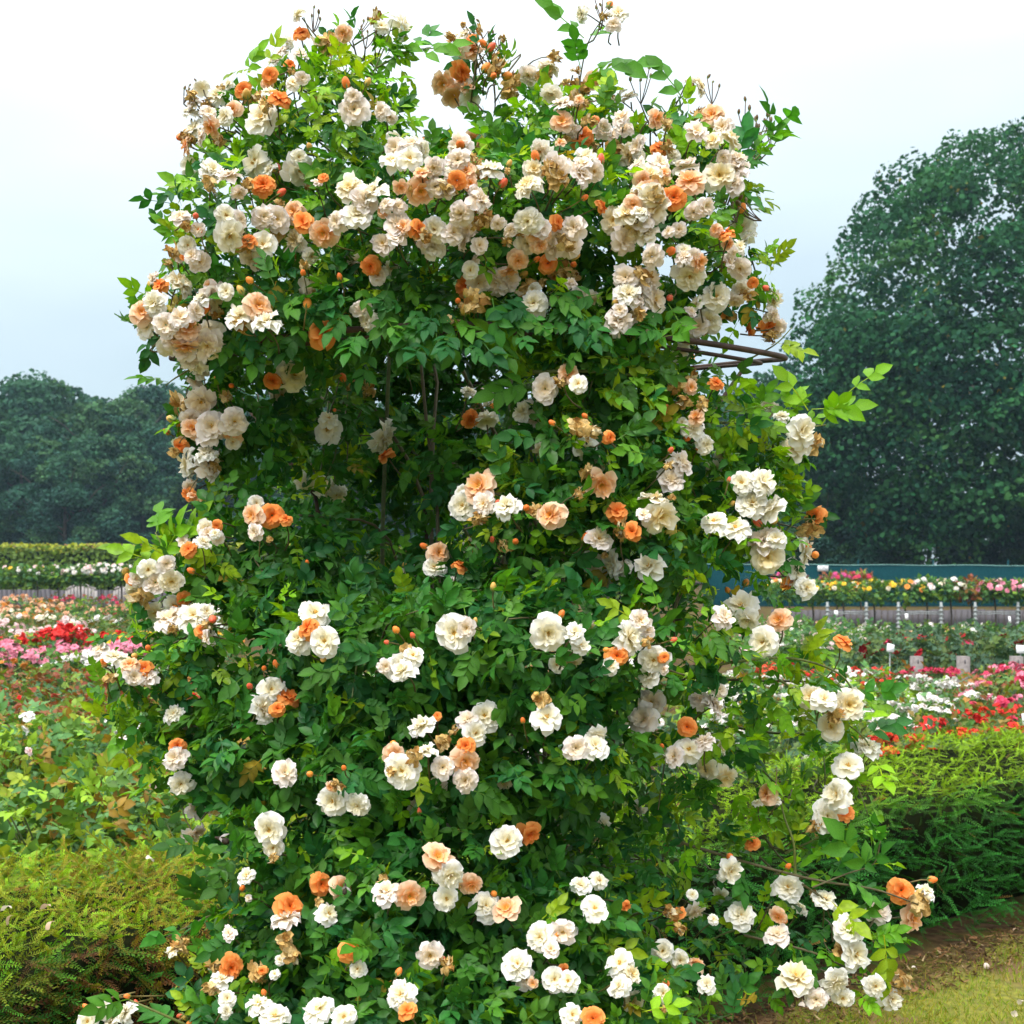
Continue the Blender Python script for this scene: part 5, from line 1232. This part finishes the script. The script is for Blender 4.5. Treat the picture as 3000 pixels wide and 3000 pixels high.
def place_bud(p, cen, size, hip=False):
    out = norm(p - cen)
    d = norm(out * 0.5 + np.array([0, -0.2, 0.55]) + 0.45 * rf.normal(size=3))
    if hip: d = norm(np.array([0, 0, 1.0]) + 0.35 * rf.normal(size=3))
    q = Vector(d).to_track_quat('Z', 'Y')
    o = link('hip' if hip else 'bud', HIP if hip else BUDS[rf.integers(4) if rf.random() < 0.75 else 0], rose)
    o.location = tuple(p - OFF); o.rotation_mode = 'QUATERNION'; o.rotation_quaternion = q; o.scale = (size,) * 3
    c = link('calyx', CALYX, o); c.scale = (1, 1, 0.8) if not hip else (0.7, 0.7, 0.9)
    if not hip:
        e1 = p - d * 0.035 + (cen - p) * 0.10
        tw.add(*tube(curve([p - OFF, p - d * 0.02 - OFF, e1 - OFF], 4), [0.0013, 0.0012, 0.0012, 0.0014], 4, (0.17, 0.13, 0.04)))
for (px, py, kind, dpx) in FLOWERS:
    if True:
        Y, cen = front_depth(px, py)
        if 1660 < px < 1880 and py < 130: Y, cen = 2.44, P(1755, 85, 2.43)      # spray at the tip of the tall shoot
        if kind == 'g': Y += 0.07
        elif kind in 'bh': Y -= 0.030
        else: Y -= rf.uniform(0.025, 0.065)
        p = P(px, py, Y); size = dpx / FPX * Y
        if kind == 'b': place_bud(p, cen, min(size, 0.019) * 1.15)
        elif kind == 'h':
            # spray of brown hips on forked stalks
            root = p + np.array([rf.normal(0, 0.012), 0.01, -size * 2.2])
            for j in range(4):
                t_ = p + np.array([rf.normal(0, size * 0.75), rf.normal(0, size * 0.4), rf.normal(0, size * 0.7)])
                place_bud(t_, cen, size * rf.uniform(0.5, 0.7), True)
                tw.add(*tube(curve([root - OFF, (root * 0.5 + t_ * 0.5) - OFF + np.array([0, 0, -0.004]), t_ - OFF], 5), 0.0011, 4, (0.11, 0.07, 0.045)))
            back = (cen - root) * min(1.0, 0.07 / max(0.01, np.linalg.norm(cen - root)))
            tw.add(*tube(curve([root - OFF, root + back * 0.5 + np.array([0, 0, -0.008]) - OFF, root + back - OFF], 4), [0.0014, 0.0018, 0.002, 0.002], 4, (0.11, 0.075, 0.045)))
        else: place_flower(p, cen, kind, size * 1.26, kind == 'g')
# a few blossoms on the far side and below the picture
for k in range(36):
    e_ = ell[NFRONT + int(rf.integers(len(ell) - NFRONT))]
    d = rand_dirs(rf, 1)[0]; d[1] = abs(d[1]) if e_[2] > 0.8 else -abs(d[1])
    p = e_[:3] + d * e_[3:6] * 1.05
    place_flower(p, e_[:3], ('k', 'o', 'y', 's')[k % 4], rf.uniform(0.045, 0.06))
# inner twigs
for k in range(420):
    e_ = ell[int(rf.integers(len(ell)))]
    d = rand_dirs(rf, 1)[0]
    a = e_[:3] + rf.normal(0, 0.02, 3); b = e_[:3] + d * e_[3:6] * rf.uniform(0.85, 1.1)
    m_ = (a + b) / 2 + rf.normal(0, 0.02, 3)
    tw.add(*tube(curve([a - OFF, m_ - OFF, b - OFF], 6), np.linspace(0.0024, 0.0011, 6), 4, (0.10, 0.085, 0.035) if k % 2 else (0.09, 0.12, 0.03)))
link('twigs', tw.mesh('twigs', M['cane'], True), rose, 'stuff')
print('COUNTS', CNT, 'leaves', NLEAF, 'bushes', NBUSH[0], 'objects', len(bpy.data.objects))

# ------------------------------------------------------------------ bees
def bee(px, py, off, rot, label, s=1.0):
    Y, cen = front_depth(px, py)
    p = P(px, py, Y - off)
    o = empty('bumblebee', tuple(p)); o.rotation_euler = rot; o.scale = (s, s, s)
    tag(o, label, 'bee')
    V, F, C = ovoid(0.0042, 0.0060, (1, 1, 1), 8, 6); V = V[:, [0, 2, 1]]
    link('abdomen', mesh('abdomen', V, F, M['bee'], None, True), o)
    V2 = V * 0.72 + np.array([0, 0.0075, 0.0004]); link('thorax', mesh('thorax', V2, F, M['bee'], None, True), o)
    V3 = V * 0.42 + np.array([0, 0.0128, -0.0006]); link('head', mesh('head', V3, F, M['bee'], None, True), o)
    for sg in (-1, 1):
        W = np.array([(0, 0.008, 0.003), (sg * 0.006, 0.006, 0.0045), (sg * 0.010, 0.0, 0.005), (sg * 0.003, 0.003, 0.0035)])
        link('wing', mesh('wing', np.concatenate([W, W + (0, 0, 0.0003)]), np.array([(0, 1, 2, 3), (7, 6, 5, 4)]), M['wing']), o)
bee(1010, 2612, 0.075, (R(60), R(20), R(30)), 'dark bumblebee feeding in the centre of a peach blossom', 0.9)
bee(660, 2464, 0.06, (R(20), R(-20), R(70)), 'black bumblebee in flight above the yew hedge', 1.3)

# ------------------------------------------------------------------ damp summer air
V, F = box_arr(-150, 150, -6, 160, -1.0, 27.0)
hz = link('haze', mesh('haze', V, F), None, 'stuff')
hz['label'] = 'thin bluish damp air over the garden and wood'; hz['category'] = 'haze'
hm = bpy.data.materials.new('haze_air'); hm.use_nodes = True
hm.node_tree.nodes.clear()
ho = hm.node_tree.nodes.new('ShaderNodeOutputMaterial'); hp = hm.node_tree.nodes.new('ShaderNodeVolumePrincipled')
hp.inputs['Color'].default_value = (0.55, 0.82, 1.0, 1); hp.inputs['Density'].default_value = 0.0005; hp.inputs['Anisotropy'].default_value = 0.2
hm.node_tree.links.new(hp.outputs[0], ho.inputs['Volume'])
hz.data.materials.append(hm)
